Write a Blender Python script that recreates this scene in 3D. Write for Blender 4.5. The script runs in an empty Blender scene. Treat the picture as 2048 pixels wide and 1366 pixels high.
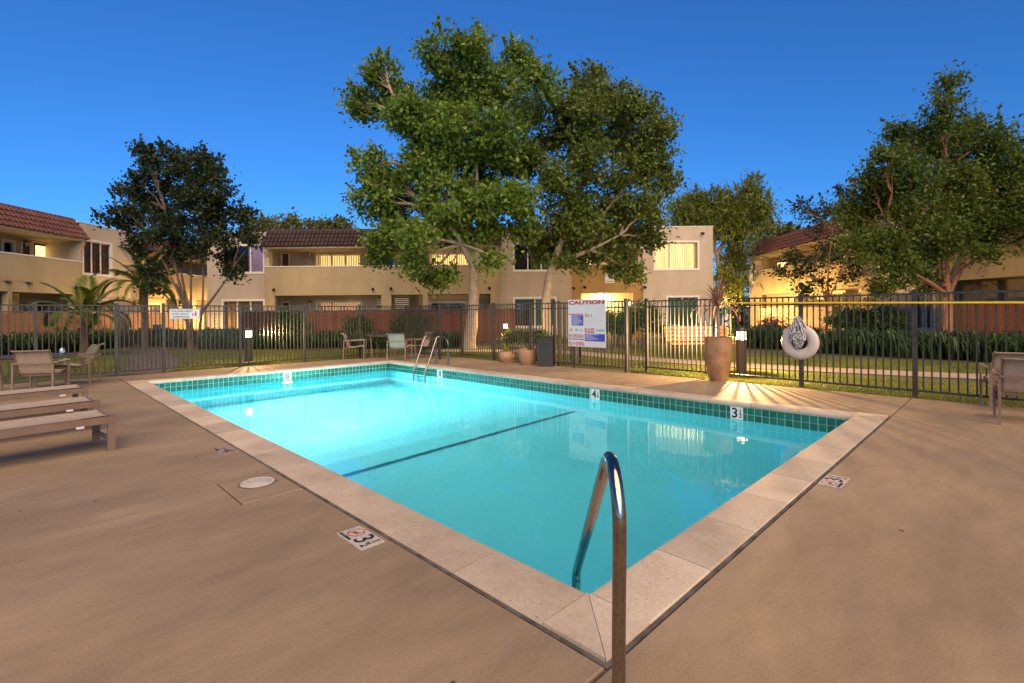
import bpy, math, random
import numpy as np
from mathutils import Vector, Matrix
R = math.radians
random.seed(7)
rng = np.random.default_rng(7)
sc = bpy.context.scene
col = sc.collection

# ---------------------------------------------------------------- camera, sky, sun, exposure
H, F, HZ, RL = 1.32, 996.6, 626.7, .008245       # eye height, focal length and horizon of the photograph (2048 px wide), roll
cam = bpy.data.cameras.new('camera'); camo = bpy.data.objects.new('camera', cam); col.objects.link(camo); sc.camera = camo
cam.sensor_width = 36; cam.lens = F / 2048 * 36; cam.shift_y = -(683 - HZ) / 2048
cam.clip_start = .05; cam.clip_end = 2000
camo.matrix_world = Matrix.Translation((0, 0, H)) @ Matrix.Rotation(R(90), 4, 'X') @ Matrix.Rotation(-RL, 4, 'Z')
SUN_EL, SUN_AZ = 14, 166                             # degrees; azimuth clockwise from +Y: low behind the viewer's right shoulder
w = bpy.data.worlds.new('World'); sc.world = w; w.use_nodes = True
nt = w.node_tree; bg = nt.nodes['Background']
sky = nt.nodes.new('ShaderNodeTexSky'); sky.sky_type = 'NISHITA'; sky.sun_disc = False
sky.sun_elevation = R(SUN_EL); sky.sun_rotation = R(SUN_AZ); sky.ozone_density = 10; sky.air_density = 1; sky.dust_density = 0
nt.links.new(sky.outputs[0], bg.inputs[0]); bg.inputs[1].default_value = .091
sl = bpy.data.lights.new('sun', 'SUN'); slo = bpy.data.objects.new('sun', sl); col.objects.link(slo)
sl.energy = 2.65; sl.angle = R(70); sl.color = (1, .73, .43)
d = Vector((math.sin(R(SUN_AZ)) * math.cos(R(42)), math.cos(R(SUN_AZ)) * math.cos(R(42)), math.sin(R(42))))
slo.rotation_euler = d.to_track_quat('Z', 'Y').to_euler(); slo.location = d * 60
vs = sc.view_settings; vs.view_transform = 'Standard'; vs.look = 'None'; vs.gamma = 1; vs.use_curve_mapping = False
vs.exposure = 1.0
cy = sc.cycles
cy.max_bounces = 8; cy.diffuse_bounces = 3; cy.glossy_bounces = 4; cy.transmission_bounces = 8; cy.transparent_max_bounces = 12
cy.sample_clamp_indirect = 4; cy.use_denoising = True; cy.caustics_reflective = False; cy.caustics_refractive = True
cy.use_adaptive_sampling = True; cy.adaptive_threshold = .015

# ---------------------------------------------------------------- helpers
_c, _s = math.cos(RL), math.sin(RL)
def ray(px, py):
    dx, dy = px - 1024, py - HZ
    return (_c * dx - _s * dy) / F, (_s * dx + _c * dy) / F
def G(px, py, z=0):                                   # point of the level z seen at a pixel of the photograph
    a, b = ray(px, py); Y = (H - z) / b
    return Vector((a * Y, Y, z))
def A(px, py, Y):                                     # point at depth Y seen at a pixel
    a, b = ray(px, py)
    return Vector((a * Y, Y, H - b * Y))

def tag(o, label=None, cat=None, group=None, kind=None):
    if label: o['label'] = label
    if cat: o['category'] = cat
    if group: o['group'] = group
    if kind: o['kind'] = kind
    return o
def mkobj(name, me, parent=None, loc=None, rot=None, scale=None):
    o = bpy.data.objects.new(name, me); col.objects.link(o); o.parent = parent
    if loc is not None: o.location = loc
    if rot is not None: o.rotation_euler = rot
    if scale is not None: o.scale = scale
    return o
def thing(name, label, cat, loc=(0, 0, 0), rz=0, group=None):
    return tag(mkobj(name, None, None, loc, (0, 0, rz)), label, cat, group)
def copy_tree(o, parent=None):
    c = o.copy(); col.objects.link(c); c.parent = parent
    for ch in list(o.children): copy_tree(ch, c)
    return c

class MB:
    def __init__(s): s.v = []; s.f = []; s.smooth = False
    def add(s, vs, fs):
        n = len(s.v); s.v += [tuple(p) for p in vs]; s.f += [tuple(i + n for i in q) for q in fs]; return s
    def box(s, x0, x1, y0, y1, z0, z1):
        return s.add([(x0, y0, z0), (x1, y0, z0), (x1, y1, z0), (x0, y1, z0), (x0, y0, z1), (x1, y0, z1), (x1, y1, z1), (x0, y1, z1)],
                     [(0, 3, 2, 1), (4, 5, 6, 7), (0, 1, 5, 4), (1, 2, 6, 5), (2, 3, 7, 6), (3, 0, 4, 7)])
    def bbox(s, x0, x1, y0, y1, z0, z1, b=.004):      # box with bevelled top edges
        s.add([(x0, y0, z0), (x1, y0, z0), (x1, y1, z0), (x0, y1, z0), (x0, y0, z1 - b), (x1, y0, z1 - b), (x1, y1, z1 - b), (x0, y1, z1 - b),
               (x0 + b, y0 + b, z1), (x1 - b, y0 + b, z1), (x1 - b, y1 - b, z1), (x0 + b, y1 - b, z1)],
              [(0, 3, 2, 1), (8, 9, 10, 11), (0, 1, 5, 4), (1, 2, 6, 5), (2, 3, 7, 6), (3, 0, 4, 7), (4, 5, 9, 8), (5, 6, 10, 9), (6, 7, 11, 10), (7, 4, 8, 11)])
        return s
    def quad(s, a, b, c, d): return s.add([a, b, c, d], [(0, 1, 2, 3)])
    def prism(s, poly, z0, z1):
        n = len(poly)
        return s.add([(x, y, z0) for x, y in poly] + [(x, y, z1) for x, y in poly],
                     [tuple(range(n - 1, -1, -1)), tuple(range(n, 2 * n))] + [(i, (i + 1) % n, n + (i + 1) % n, n + i) for i in range(n)])
    def extrude(s, poly, axis, a0, a1):                # polygon in the two other axes, extruded along axis 0/1/2
        n = len(poly); P = []
        for a in (a0, a1):
            for p, q in poly:
                P.append({0: (a, p, q), 1: (p, a, q), 2: (p, q, a)}[axis])
        return s.add(P, [tuple(range(n - 1, -1, -1)), tuple(range(n, 2 * n))] + [(i, (i + 1) % n, n + (i + 1) % n, n + i) for i in range(n)])
    def tube(s, pts, r, n=8, cap=True, sq=False):
        pts = [Vector(p) for p in pts]; m = len(pts); rr = r if hasattr(r, '__len__') else [r] * m
        base = len(s.v); prev = None
        for i, p in enumerate(pts):
            t = (pts[min(i + 1, m - 1)] - pts[max(i - 1, 0)]).normalized()
            if prev is None:
                ref = Vector((0, 0, 1)) if abs(t.z) < .9 else Vector((1, 0, 0))
                x = t.cross(ref).normalized()
            else:
                x = prev - t * prev.dot(t)
                x = x.normalized() if x.length > 1e-6 else t.orthogonal().normalized()
            prev = x; y = t.cross(x)
            for k in range(n):
                a = 2 * math.pi * (k + (.5 if n == 4 else 0)) / n
                s.v.append(tuple(p + (x * math.cos(a) + y * math.sin(a)) * rr[i]))
        for i in range(m - 1):
            for k in range(n):
                a, b = base + i * n + k, base + i * n + (k + 1) % n
                s.f.append((a, b, b + n, a + n))
        if cap:
            s.f.append(tuple(base + k for k in range(n - 1, -1, -1))); s.f.append(tuple(base + (m - 1) * n + k for k in range(n)))
        return s
    def lathe(s, prof, n=24, c=(0, 0, 0)):             # prof: list of (r, z)
        base = len(s.v)
        for r, z in prof:
            for k in range(n):
                a = 2 * math.pi * k / n; s.v.append((c[0] + r * math.cos(a), c[1] + r * math.sin(a), c[2] + z))
        for i in range(len(prof) - 1):
            for k in range(n):
                a, b = base + i * n + k, base + i * n + (k + 1) % n
                s.f.append((a, b, b + n, a + n))
        s.f.append(tuple(base + k for k in range(n - 1, -1, -1))); s.f.append(tuple(base + (len(prof) - 1) * n + k for k in range(n)))
        return s
    def mesh(s, name, m=None, smooth=None):
        me = bpy.data.meshes.new(name); me.from_pydata(s.v, [], s.f)
        if m: me.materials.append(m)
        if smooth if smooth is not None else s.smooth:
            me.polygons.foreach_set('use_smooth', [True] * len(me.polygons))
            try: me.set_sharp_from_angle(angle=R(40))
            except Exception: pass
        me.update(); return me
    def build(s, name, m, parent=None, loc=None, rot=None, smooth=None):
        return mkobj(name, s.mesh(name, m, smooth), parent, loc, rot)

def quads_mesh(name, V, m, nper=4, rnd=None, smooth=False):      # V: (N*nper,3) array of separate polygons
    V = np.asarray(V, dtype=np.float32).reshape(-1, 3); n = len(V) // nper
    me = bpy.data.meshes.new(name); me.vertices.add(len(V)); me.vertices.foreach_set('co', V.ravel())
    me.loops.add(len(V)); me.loops.foreach_set('vertex_index', np.arange(len(V), dtype=np.int32))
    me.polygons.add(n); me.polygons.foreach_set('loop_start', np.arange(0, len(V), nper, dtype=np.int32))
    me.polygons.foreach_set('loop_total', np.full(n, nper, dtype=np.int32))
    if rnd is not None:
        at = me.attributes.new('rnd', 'FLOAT', 'FACE'); at.data.foreach_set('value', np.asarray(rnd, dtype=np.float32))
    me.materials.append(m); me.update(calc_edges=True); return me

# ---------------------------------------------------------------- materials
def newmat(name):
    m = bpy.data.materials.new(name); m.use_nodes = True
    return m, m.node_tree, m.node_tree.nodes['Principled BSDF']
def N(nt, t, **kw):
    n = nt.nodes.new(t)
    for k, v in kw.items(): setattr(n, k, v)
    return n
def noise(nt, scale, detail=5, rough=.55, vec=None, stretch=None):
    tc = N(nt, 'ShaderNodeTexCoord'); n = N(nt, 'ShaderNodeTexNoise'); n.inputs['Scale'].default_value = scale
    n.inputs['Detail'].default_value = detail; n.inputs['Roughness'].default_value = rough
    out = tc.outputs['Object']
    if stretch:
        mp = N(nt, 'ShaderNodeMapping'); mp.inputs['Scale'].default_value = stretch
        nt.links.new(out, mp.inputs[0]); out = mp.outputs[0]
    nt.links.new(out, n.inputs['Vector']); return n
def ramp(nt, src, stops):
    r = N(nt, 'ShaderNodeValToRGB'); e = r.color_ramp.elements
    while len(e) > 1: e.remove(e[-1])
    e[0].position = stops[0][0]; e[0].color = (*stops[0][1], 1)
    for p, c in stops[1:]:
        q = e.new(p); q.color = (*c, 1)
    nt.links.new(src, r.inputs[0]); return r
def mixc(nt, fac, a, b, mode='MIX'):
    m = N(nt, 'ShaderNodeMix', data_type='RGBA', blend_type=mode)
    for i, v in ((0, fac), (6, a), (7, b)):
        if hasattr(v, 'is_linked'): nt.links.new(v, m.inputs[i])
        else: m.inputs[i].default_value = v if i == 0 else (*v, 1)
    return m.outputs[2]
def bump(nt, p, src, strength, dist=.01):
    b = N(nt, 'ShaderNodeBump'); b.inputs['Strength'].default_value = strength; b.inputs['Distance'].default_value = dist
    nt.links.new(src, b.inputs['Height']); nt.links.new(b.outputs[0], p.inputs['Normal'])
def mul(c, k): return tuple(min(1, x * k) for x in c)
def mat(name, c, rough=.6, metal=0, var=.12, scale=3, bmp=None, objvar=0, spec=None, fine=None):
    m, nt, p = newmat(name)
    n = noise(nt, scale)
    r = ramp(nt, n.outputs['Fac'], [(.3, mul(c, 1 - var)), (.7, mul(c, 1 + var))])
    out = r.outputs[0]
    if fine:
        n2 = noise(nt, fine[0], 3); r2 = ramp(nt, n2.outputs['Fac'], [(.35, (1 - fine[1],) * 3), (.65, (1, 1, 1))])
        out = mixc(nt, 1.0, out, r2.outputs[0], 'MULTIPLY')
    if objvar:
        oi = N(nt, 'ShaderNodeObjectInfo'); hs = N(nt, 'ShaderNodeHueSaturation'); mr = N(nt, 'ShaderNodeMapRange')
        mr.inputs[3].default_value = 1 - objvar; mr.inputs[4].default_value = 1 + objvar
        nt.links.new(oi.outputs['Random'], mr.inputs[0]); nt.links.new(mr.outputs[0], hs.inputs['Value'])
        nt.links.new(out, hs.inputs['Color']); out = hs.outputs[0]
    nt.links.new(out, p.inputs['Base Color'])
    p.inputs['Roughness'].default_value = rough; p.inputs['Metallic'].default_value = metal
    if spec is not None: p.inputs['Specular IOR Level'].default_value = spec
    if bmp:
        nb = noise(nt, bmp[0], 4); bump(nt, p, nb.outputs['Fac'], bmp[1], bmp[2] if len(bmp) > 2 else .01)
    return m
def emit(name, c, st):
    m, nt, p = newmat(name)
    p.inputs['Base Color'].default_value = (*c, 1); p.inputs['Emission Color'].default_value = (*c, 1); p.inputs['Emission Strength'].default_value = st
    return m
def leafmat(name, cols, trans=.35, rough=.45):
    m, nt, p = newmat(name); at = N(nt, 'ShaderNodeAttribute', attribute_name='rnd')
    r = ramp(nt, at.outputs['Fac'], [(i / (len(cols) - 1), c) for i, c in enumerate(cols)])
    nt.links.new(r.outputs[0], p.inputs['Base Color']); p.inputs['Roughness'].default_value = rough
    p.inputs['Specular IOR Level'].default_value = .3
    tr = N(nt, 'ShaderNodeBsdfTranslucent'); hs = N(nt, 'ShaderNodeHueSaturation'); hs.inputs['Value'].default_value = 1.2
    nt.links.new(r.outputs[0], hs.inputs['Color']); nt.links.new(hs.outputs[0], tr.inputs[0])
    mx = N(nt, 'ShaderNodeMixShader'); mx.inputs[0].default_value = trans
    nt.links.new(p.outputs[0], mx.inputs[1]); nt.links.new(tr.outputs[0], mx.inputs[2])
    nt.links.new(mx.outputs[0], nt.nodes['Material Output'].inputs[0]); return m

def deckmat():
    m, nt, p = newmat('broomed concrete')
    n1 = noise(nt, 1.3, 6, .6, stretch=(.42, 1.1, 1)); n2 = noise(nt, .45, 4, .5); n3 = noise(nt, 90, 3, .6); n4 = noise(nt, 7, 5, .65, stretch=(.45, 1.2, 1))
    a = ramp(nt, n1.outputs['Fac'], [(.3, (.235, .168, .106)), (.5, (.292, .211, .134)), (.7, (.35, .258, .168))])
    b = ramp(nt, n2.outputs['Fac'], [(.35, (.82, .82, .84)), (.65, (1.07, 1.05, 1.02))])
    c = ramp(nt, n3.outputs['Fac'], [(.3, (.84, .84, .84)), (.6, (1.05, 1.05, 1.05))])
    e = ramp(nt, n4.outputs['Fac'], [(.3, (.87, .87, .88)), (.64, (1.05, 1.05, 1.04))])
    o = mixc(nt, 1., mixc(nt, 1., mixc(nt, 1., a.outputs[0], b.outputs[0], 'MULTIPLY'), c.outputs[0], 'MULTIPLY'), e.outputs[0], 'MULTIPLY')
    v = N(nt, 'ShaderNodeTexVoronoi'); v.inputs['Scale'].default_value = 2.3; tc = N(nt, 'ShaderNodeTexCoord'); nt.links.new(tc.outputs['Object'], v.inputs['Vector'])
    sp = ramp(nt, v.outputs['Distance'], [(.0, (.25, .2, .16)), (.028, (.3, .25, .2)), (.035, (1, 1, 1))])
    o = mixc(nt, 1., o, sp.outputs[0], 'MULTIPLY')
    nt.links.new(o, p.inputs['Base Color']); p.inputs['Roughness'].default_value = .72; p.inputs['Specular IOR Level'].default_value = .35
    bump(nt, p, n3.outputs['Fac'], .25, .004); return m
def copingmat():
    m, nt, p = newmat('cast coping stone')
    n1 = noise(nt, 2.2, 5, .6); n2 = noise(nt, 60, 4, .7); v = N(nt, 'ShaderNodeTexVoronoi'); v.inputs['Scale'].default_value = 38
    tc = N(nt, 'ShaderNodeTexCoord'); nt.links.new(tc.outputs['Object'], v.inputs['Vector'])
    a = ramp(nt, n1.outputs['Fac'], [(.3, (.44, .345, .255)), (.5, (.54, .43, .325)), (.7, (.6, .5, .385))])
    b = ramp(nt, n2.outputs['Fac'], [(.3, (.82, .82, .82)), (.6, (1.04, 1.04, 1.04))])
    pits = ramp(nt, v.outputs['Distance'], [(.0, (.3, .27, .23)), (.13, (.42, .38, .33)), (.2, (1, 1, 1))])
    msk = noise(nt, 3.1, 3); mr = ramp(nt, msk.outputs['Fac'], [(.52, (0, 0, 0)), (.62, (1, 1, 1))])
    o = mixc(nt, 1., a.outputs[0], b.outputs[0], 'MULTIPLY'); o2 = mixc(nt, 1., o, pits.outputs[0], 'MULTIPLY')
    o = mixc(nt, mr.outputs[0], o, o2)
    oi = N(nt, 'ShaderNodeObjectInfo'); hs = N(nt, 'ShaderNodeHueSaturation'); mg = N(nt, 'ShaderNodeMapRange'); mg.inputs[3].default_value = .76; mg.inputs[4].default_value = 1.06
    nt.links.new(oi.outputs['Random'], mg.inputs[0]); nt.links.new(mg.outputs[0], hs.inputs['Value']); nt.links.new(o, hs.inputs['Color'])
    nt.links.new(hs.outputs[0], p.inputs['Base Color']); p.inputs['Roughness'].default_value = .75; bump(nt, p, n2.outputs['Fac'], .3, .004); return m
def watermat():
    m, nt, p = newmat('pool water'); nt.nodes.remove(p)
    g = N(nt, 'ShaderNodeBsdfGlass'); g.inputs['Color'].default_value = (.72, .97, 1, 1); g.inputs['Roughness'].default_value = 0; g.inputs['IOR'].default_value = 1.33
    n1 = noise(nt, 2.5, 3, .5); b = N(nt, 'ShaderNodeBump'); b.inputs['Strength'].default_value = .045; b.inputs['Distance'].default_value = .05
    nt.links.new(n1.outputs['Fac'], b.inputs['Height']); nt.links.new(b.outputs[0], g.inputs['Normal'])
    nt.links.new(g.outputs[0], nt.nodes['Material Output'].inputs[0]); return m
def glassmat(name, c=(.9, .95, 1)):
    m, nt, p = newmat(name); nt.nodes.remove(p)
    t = N(nt, 'ShaderNodeBsdfTransparent'); t.inputs[0].default_value = (*c, 1); g = N(nt, 'ShaderNodeBsdfGlossy'); g.inputs['Roughness'].default_value = .02
    fr = N(nt, 'ShaderNodeFresnel'); fr.inputs[0].default_value = 1.5; mx = N(nt, 'ShaderNodeMixShader')
    nt.links.new(fr.outputs[0], mx.inputs[0]); nt.links.new(t.outputs[0], mx.inputs[1]); nt.links.new(g.outputs[0], mx.inputs[2])
    nt.links.new(mx.outputs[0], nt.nodes['Material Output'].inputs[0]); return m
def stucco(name, c):
    m, nt, p = newmat(name)
    n1 = noise(nt, .5, 5, .6); n2 = noise(nt, 1.6, 5, .6, stretch=(1, 1, .22)); n3 = noise(nt, 45, 3, .7)
    a = ramp(nt, n1.outputs['Fac'], [(.3, mul(c, .9)), (.7, mul(c, 1.07))]); b = ramp(nt, n2.outputs['Fac'], [(.3, (.88, .87, .86)), (.6, (1.02, 1.02, 1.02))])
    nt.links.new(mixc(nt, 1., a.outputs[0], b.outputs[0], 'MULTIPLY'), p.inputs['Base Color']); p.inputs['Roughness'].default_value = .85
    p.inputs['Specular IOR Level'].default_value = .2; bump(nt, p, n3.outputs['Fac'], .35, .01); return m
def wovenmat():
    m, nt, p = newmat('woven sling fabric'); tc = N(nt, 'ShaderNodeTexCoord')
    def wv(d):
        wn = N(nt, 'ShaderNodeTexWave', wave_type='BANDS', bands_direction=d); wn.inputs['Scale'].default_value = 28; wn.inputs['Distortion'].default_value = 2.5; wn.inputs['Detail Scale'].default_value = 3
        nt.links.new(tc.outputs['Object'], wn.inputs['Vector']); return wn
    n1 = noise(nt, 60, 3, .6, stretch=(3, .3, .3)); n2 = noise(nt, 60, 3, .6, stretch=(.3, 1.5, 3)); n3 = noise(nt, 130, 2)
    a = ramp(nt, n1.outputs['Fac'], [(.35, (.24, .17, .12)), (.65, (.47, .37, .29))]); b = ramp(nt, n2.outputs['Fac'], [(.35, (.24, .17, .12)), (.65, (.5, .4, .31))])
    nt.links.new(mixc(nt, .5, a.outputs[0], b.outputs[0]), p.inputs['Base Color']); p.inputs['Roughness'].default_value = .8
    bump(nt, p, n3.outputs['Fac'], .3, .003); return m

M = dict(
    deck=deckmat(), coping=copingmat(), mastic=mat('joint mastic', (.1, .082, .07), .85, var=.6, scale=9, bmp=(40, .5)),
    water=watermat(), tile=mat('green glazed tile', (.012, .135, .098), .12, var=.25, scale=1.2, objvar=.22),
    marker=mat('white marker tile', (.74, .74, .7), .2, var=.05), grout=mat('tile grout', (.5, .55, .5), .8),
    plaster=mat('aqua pool plaster', (.165, .67, .75), .7, var=.05, scale=.6), stripe=mat('dark blue stripe tile', (.02, .13, .22), .3),
    steel=mat('stainless steel', (.37, .32, .28), .14, 1, var=.15, scale=20, fine=(90, .25)), iron=mat('bronze fence paint', (.05, .043, .036), .42, var=.3, scale=9, bmp=(60, .15)),
    iron_right=mat('weathered fence paint', (.06, .055, .05), .45, var=.5, scale=7, fine=(40, .4), bmp=(60, .15)),
    ink=mat('black paint', (.015, .014, .014), .5), red=mat('red paint', (.42, .02, .03), .5), white=mat('white paint', (.62, .62, .63), .45, var=.03),
    blue=mat('blue print', (.045, .06, .42), .5), trim=mat('white trim paint', (.72, .71, .68), .5, var=.05),
    s_grey=stucco('grey stucco', (.5, .42, .345)), s_tan=stucco('tan stucco', (.42, .335, .205)), s_brown=stucco('ochre stucco', (.4, .25, .1)),
    s_cream=stucco('cream stucco', (.52, .44, .33)), roof=mat('brown roof tile', (.05, .026, .023), .7, var=.35, scale=2.2, bmp=(30, .3), fine=(14, .35)),
    roof_red=mat('red roof tile', (.13, .045, .033), .7, var=.3, scale=2.2, bmp=(30, .3), fine=(14, .3)),
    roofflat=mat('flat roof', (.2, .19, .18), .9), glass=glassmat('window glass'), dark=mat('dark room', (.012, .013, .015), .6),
    blind=mat('vertical blind', (.7, .62, .45), .6, var=.05), pink=mat('lilac curtain', (.88, .58, .92), .8, var=.05, scale=6),
    curtain=mat('dark curtain', (.02, .025, .035), .8), green=mat('green drape', (.1, .2, .1), .8), orange=mat('orange drape', (.55, .26, .1), .8),
    lit=emit('lit room', (1, .62, .2), 1.5), lit_dim=emit('dim lit room', (1, .5, .16), .6),
    lamp_black=mat('black lamp metal', (.02, .019, .018), .4), door=mat('brown door', (.12, .05, .03), .5),
    wood=mat('red brown fence stain', (.2, .062, .036), .75, var=.25, scale=4, objvar=.22, fine=(25, .3), bmp=(30, .3)),
    wood_lit=mat('lamplight toned fence wood', (.42, .2, .1), .75, var=.2, scale=4, objvar=.15, fine=(25, .3), bmp=(30, .3)),  # fence wood with lamplight put into its colour as a lighter tone
    wood_shaded=mat('shade toned fence stain', (.075, .03, .022), .75, var=.25, scale=4, objvar=.25, fine=(25, .3), bmp=(30, .3)),  # shaded copy of the red brown fence, the shade put into the colour
    bench=mat('orange bench slat', (.5, .2, .075), .6, var=.15, scale=5, objvar=.1, bmp=(30, .2)),
    sling=wovenmat(), frame=mat('taupe chair frame', (.19, .125, .09), .45, var=.1, scale=8), frame_dark=mat('dark chair frame', (.07, .05, .04), .45),
    terracotta=mat('glazed clay pot', (.36, .2, .095), .42, var=.3, scale=5, fine=(60, .3), bmp=(50, .15)), clay=mat('plain clay pot', (.4, .23, .13), .7, var=.2, scale=5),
    soil=mat('soil', (.035, .024, .016), .95, var=.4, scale=20), lawn=mat('lawn soil and thatch', (.07, .075, .022), .95, var=.4, scale=8, bmp=(60, .6)),
    path_grey=mat('grey path concrete', (.1, .09, .085), .85, var=.15, scale=2, fine=(80, .15)), path=mat('path concrete', (.36, .28, .205), .8, var=.1, scale=2, fine=(80, .12)), bark=mat('pale bark', (.3, .235, .17), .85, var=.3, scale=5, bmp=(14, .6, .02)),
    bark_dark=mat('grey brown bark', (.12, .085, .06), .85, var=.3, scale=6, bmp=(20, .6, .02)), bark_red=mat('smooth reddish bark', (.34, .16, .09), .7, var=.25, scale=5, bmp=(14, .3)),
    yellow=mat('yellow pole', (.8, .55, .02), .35, var=.05), buoy=mat('white buoy shell', (.55, .51, .48), .45, var=.06, scale=8), alu=mat('blue grey aluminium', (.35, .4, .5), .3, .8),
    bin=mat('dark grey plastic', (.022, .025, .026), .5), table=mat('dark table top', (.05, .032, .028), .35), greenbox=mat('green box', (.02, .16, .08), .5),
    wlens=emit('lantern glass', (1, .62, .24), 60), plens=emit('pool lamp lens', (.9, 1, 1), 90),
    worn=mat('worn plate', (.27, .24, .22), .7, var=.3, scale=20), lid=mat('skimmer lid', (.5, .45, .4), .6, var=.15, scale=12, fine=(60, .2)), panel=mat('pale planter side', (.6, .6, .62), .6),
    L_syc=leafmat('sycamore leaf', [(0.067, 0.109, 0.02), (0.122, 0.201, 0.032), (0.189, 0.274, 0.042), (0.29, 0.347, 0.057)]),
    L_syc2=leafmat('darker sycamore leaf', [(0.064, 0.085, 0.017), (0.102, 0.151, 0.027), (0.158, 0.208, 0.038), (0.25, 0.265, 0.051)]),
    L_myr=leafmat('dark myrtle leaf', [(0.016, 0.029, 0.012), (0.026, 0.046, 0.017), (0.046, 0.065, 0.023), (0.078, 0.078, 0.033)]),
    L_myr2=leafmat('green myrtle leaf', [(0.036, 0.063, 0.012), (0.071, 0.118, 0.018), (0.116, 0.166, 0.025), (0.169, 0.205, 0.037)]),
    L_pep=leafmat('pepper tree leaf', [(0.053, 0.075, 0.015), (0.105, 0.143, 0.024), (0.180, 0.210, 0.030), (0.300, 0.300, 0.037)]),
    L_far=leafmat('far tree leaf', [(0.060, 0.090, 0.022), (0.105, 0.135, 0.030), (0.165, 0.165, 0.045), (0.225, 0.195, 0.060)]),
    L_bush=leafmat('bush leaf', [(0.02, 0.051, 0.014), (0.043, 0.093, 0.02), (0.068, 0.136, 0.031), (0.119, 0.187, 0.043)]),
    L_strap=leafmat('strap leaf', [(0.013, 0.038, 0.012), (0.03, 0.071, 0.019), (0.062, 0.116, 0.027), (0.123, 0.18, 0.043)], rough=.35),
    L_grass=leafmat('grass blade', [(0.065, 0.098, 0.021), (0.117, 0.156, 0.029), (0.182, 0.208, 0.039), (0.286, 0.260, 0.065)]),
    L_palm=leafmat('palm leaflet', [(0.039, 0.078, 0.013), (0.078, 0.130, 0.019), (0.130, 0.169, 0.026), (0.247, 0.221, 0.039)]),
    L_cord=leafmat('purple strap leaf', [(.09, .04, .04), (.17, .085, .07), (.27, .15, .11), (.36, .23, .16)]),
    L_agave=leafmat('yellow edged leaf', [(.1, .13, .02), (.22, .24, .03), (.45, .42, .07), (.5, .48, .1)]),
)

# ---------------------------------------------------------------- pool frame: u along the long side, v along the short side
TH = R(44.91); N0 = Vector((.346, 2.31)); PU, PV, CW = 10.94, 5.52, .3
eu = Vector((-math.sin(TH), math.cos(TH))); ev = Vector((math.cos(TH), math.sin(TH)))
def P(u, v, z=0):
    q = N0 + eu * u + ev * v; return Vector((q.x, q.y, z))
def UV(p):
    q = Vector((p[0], p[1])) - N0; return q.dot(eu), q.dot(ev)
# objects set in the pool frame use local x = v, local y = u
PROT = (0, 0, TH); PLOC = (N0.x, N0.y, 0)
WZ = -.245

# ground with a hole under the deck
g = MB(); a, b = -6.0, 6.0
outer = [(-400, -300), (400, -300), (400, 500), (-400, 500)]
hole = [P(-CW, -CW), P(-CW, PV + CW), P(PU + CW, PV + CW), P(PU + CW, -CW)]   # x right, etc.
hv = [(p.x, p.y, -.035) for p in hole]; ov = [(x, y, -.035) for x, y in outer]
# hole corners: near(0), right(1), back(2), left(3); outer: near-left, near-right, far-right, far-left
g.add(ov + hv, [(0, 1, 5, 4), (1, 2, 6, 5), (2, 3, 7, 6), (3, 0, 4, 7)])
tag(g.build('ground', M['lawn']), kind='structure')

# deck: base sheet with the dark joints, slabs on it
db = MB()
def ring(mb, u0, u1, v0, v1, z):       # sheet around the pool in the pool frame (x=v, y=u)
    mb.add([(v0, u0, z), (v1, u0, z), (v1, u1, z), (v0, u1, z), (-CW, -CW, z), (PV + CW, -CW, z), (PV + CW, PU + CW, z), (-CW, PU + CW, z)],
           [(0, 1, 5, 4), (1, 2, 6, 5), (2, 3, 7, 6), (3, 0, 4, 7)])
DU0, DU1, DV0, DV1 = -10., 12.62, -9., 7.66
ring(db, DU0, DU1 - .03, DV0, DV1 - .03, -.015)
deck = db.build('pool_deck', M['mastic'], None, PLOC, PROT); tag(deck, kind='structure')
UJ = 2.42; J = .009                     # skimmer joint
def slab(v0, v1, u0, u1): MB().bbox(v0 + J, v1 - J, u0 + J, u1 - J, -.06, 0, .006).build('slab', M['deck'], deck)
slab(DV0, DV1, DU0, -CW - .02)
slab(DV0, -CW - .02, -CW - .02, UJ)
SK = (-.76, UJ, UJ + .61)              # skimmer panel: v from -1.12 to the coping
slab(SK[0], -CW - .02, SK[1], SK[2])
MB().add([(DV0 + J, UJ + J, 0), (SK[0] - J, UJ + J, 0), (SK[0] - J, SK[2] + J, 0), (-CW - .03, SK[2] + J, 0), (-CW - .03, DU1, 0), (DV0 + J, DU1, 0)] +
         [(DV0 + J, UJ + J, -.06), (SK[0] - J, UJ + J, -.06), (SK[0] - J, SK[2] + J, -.06), (-CW - .03, SK[2] + J, -.06), (-CW - .03, DU1, -.06), (DV0 + J, DU1, -.06)],
         [(0, 1, 2, 3, 4, 5)] + [(i, i + 6, (i + 1) % 6 + 6, (i + 1) % 6) for i in range(6)]).build('slab', M['deck'], deck)
slab(-CW - .02, PV + CW + .02, PU + CW + .02, DU1)
slab(PV + CW + .02, DV1, -CW - .02, 5.6); slab(PV + CW + .02, DV1, 5.6, DU1)
lid = MB(); lid.lathe([(.125, .001), (.125, .006), (.118, .009), (.114, .006), (.106, .006), (.1, .009), (.001, .011)], 36)
lo = tag(lid.build('skimmer_lid', M['lid'], None, (0, 0, 0), None, True), 'round pale skimmer lid set in the deck panel beside the coping', 'skimmer lid')
q = P(2.82, -.53); lo.location = (q.x, q.y, .0)
MB().lathe([(.137, .0005), (.137, .0025), (.127, .0025), (.127, .0005)], 36).build('lid_ring', M['mastic'], lo)

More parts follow.
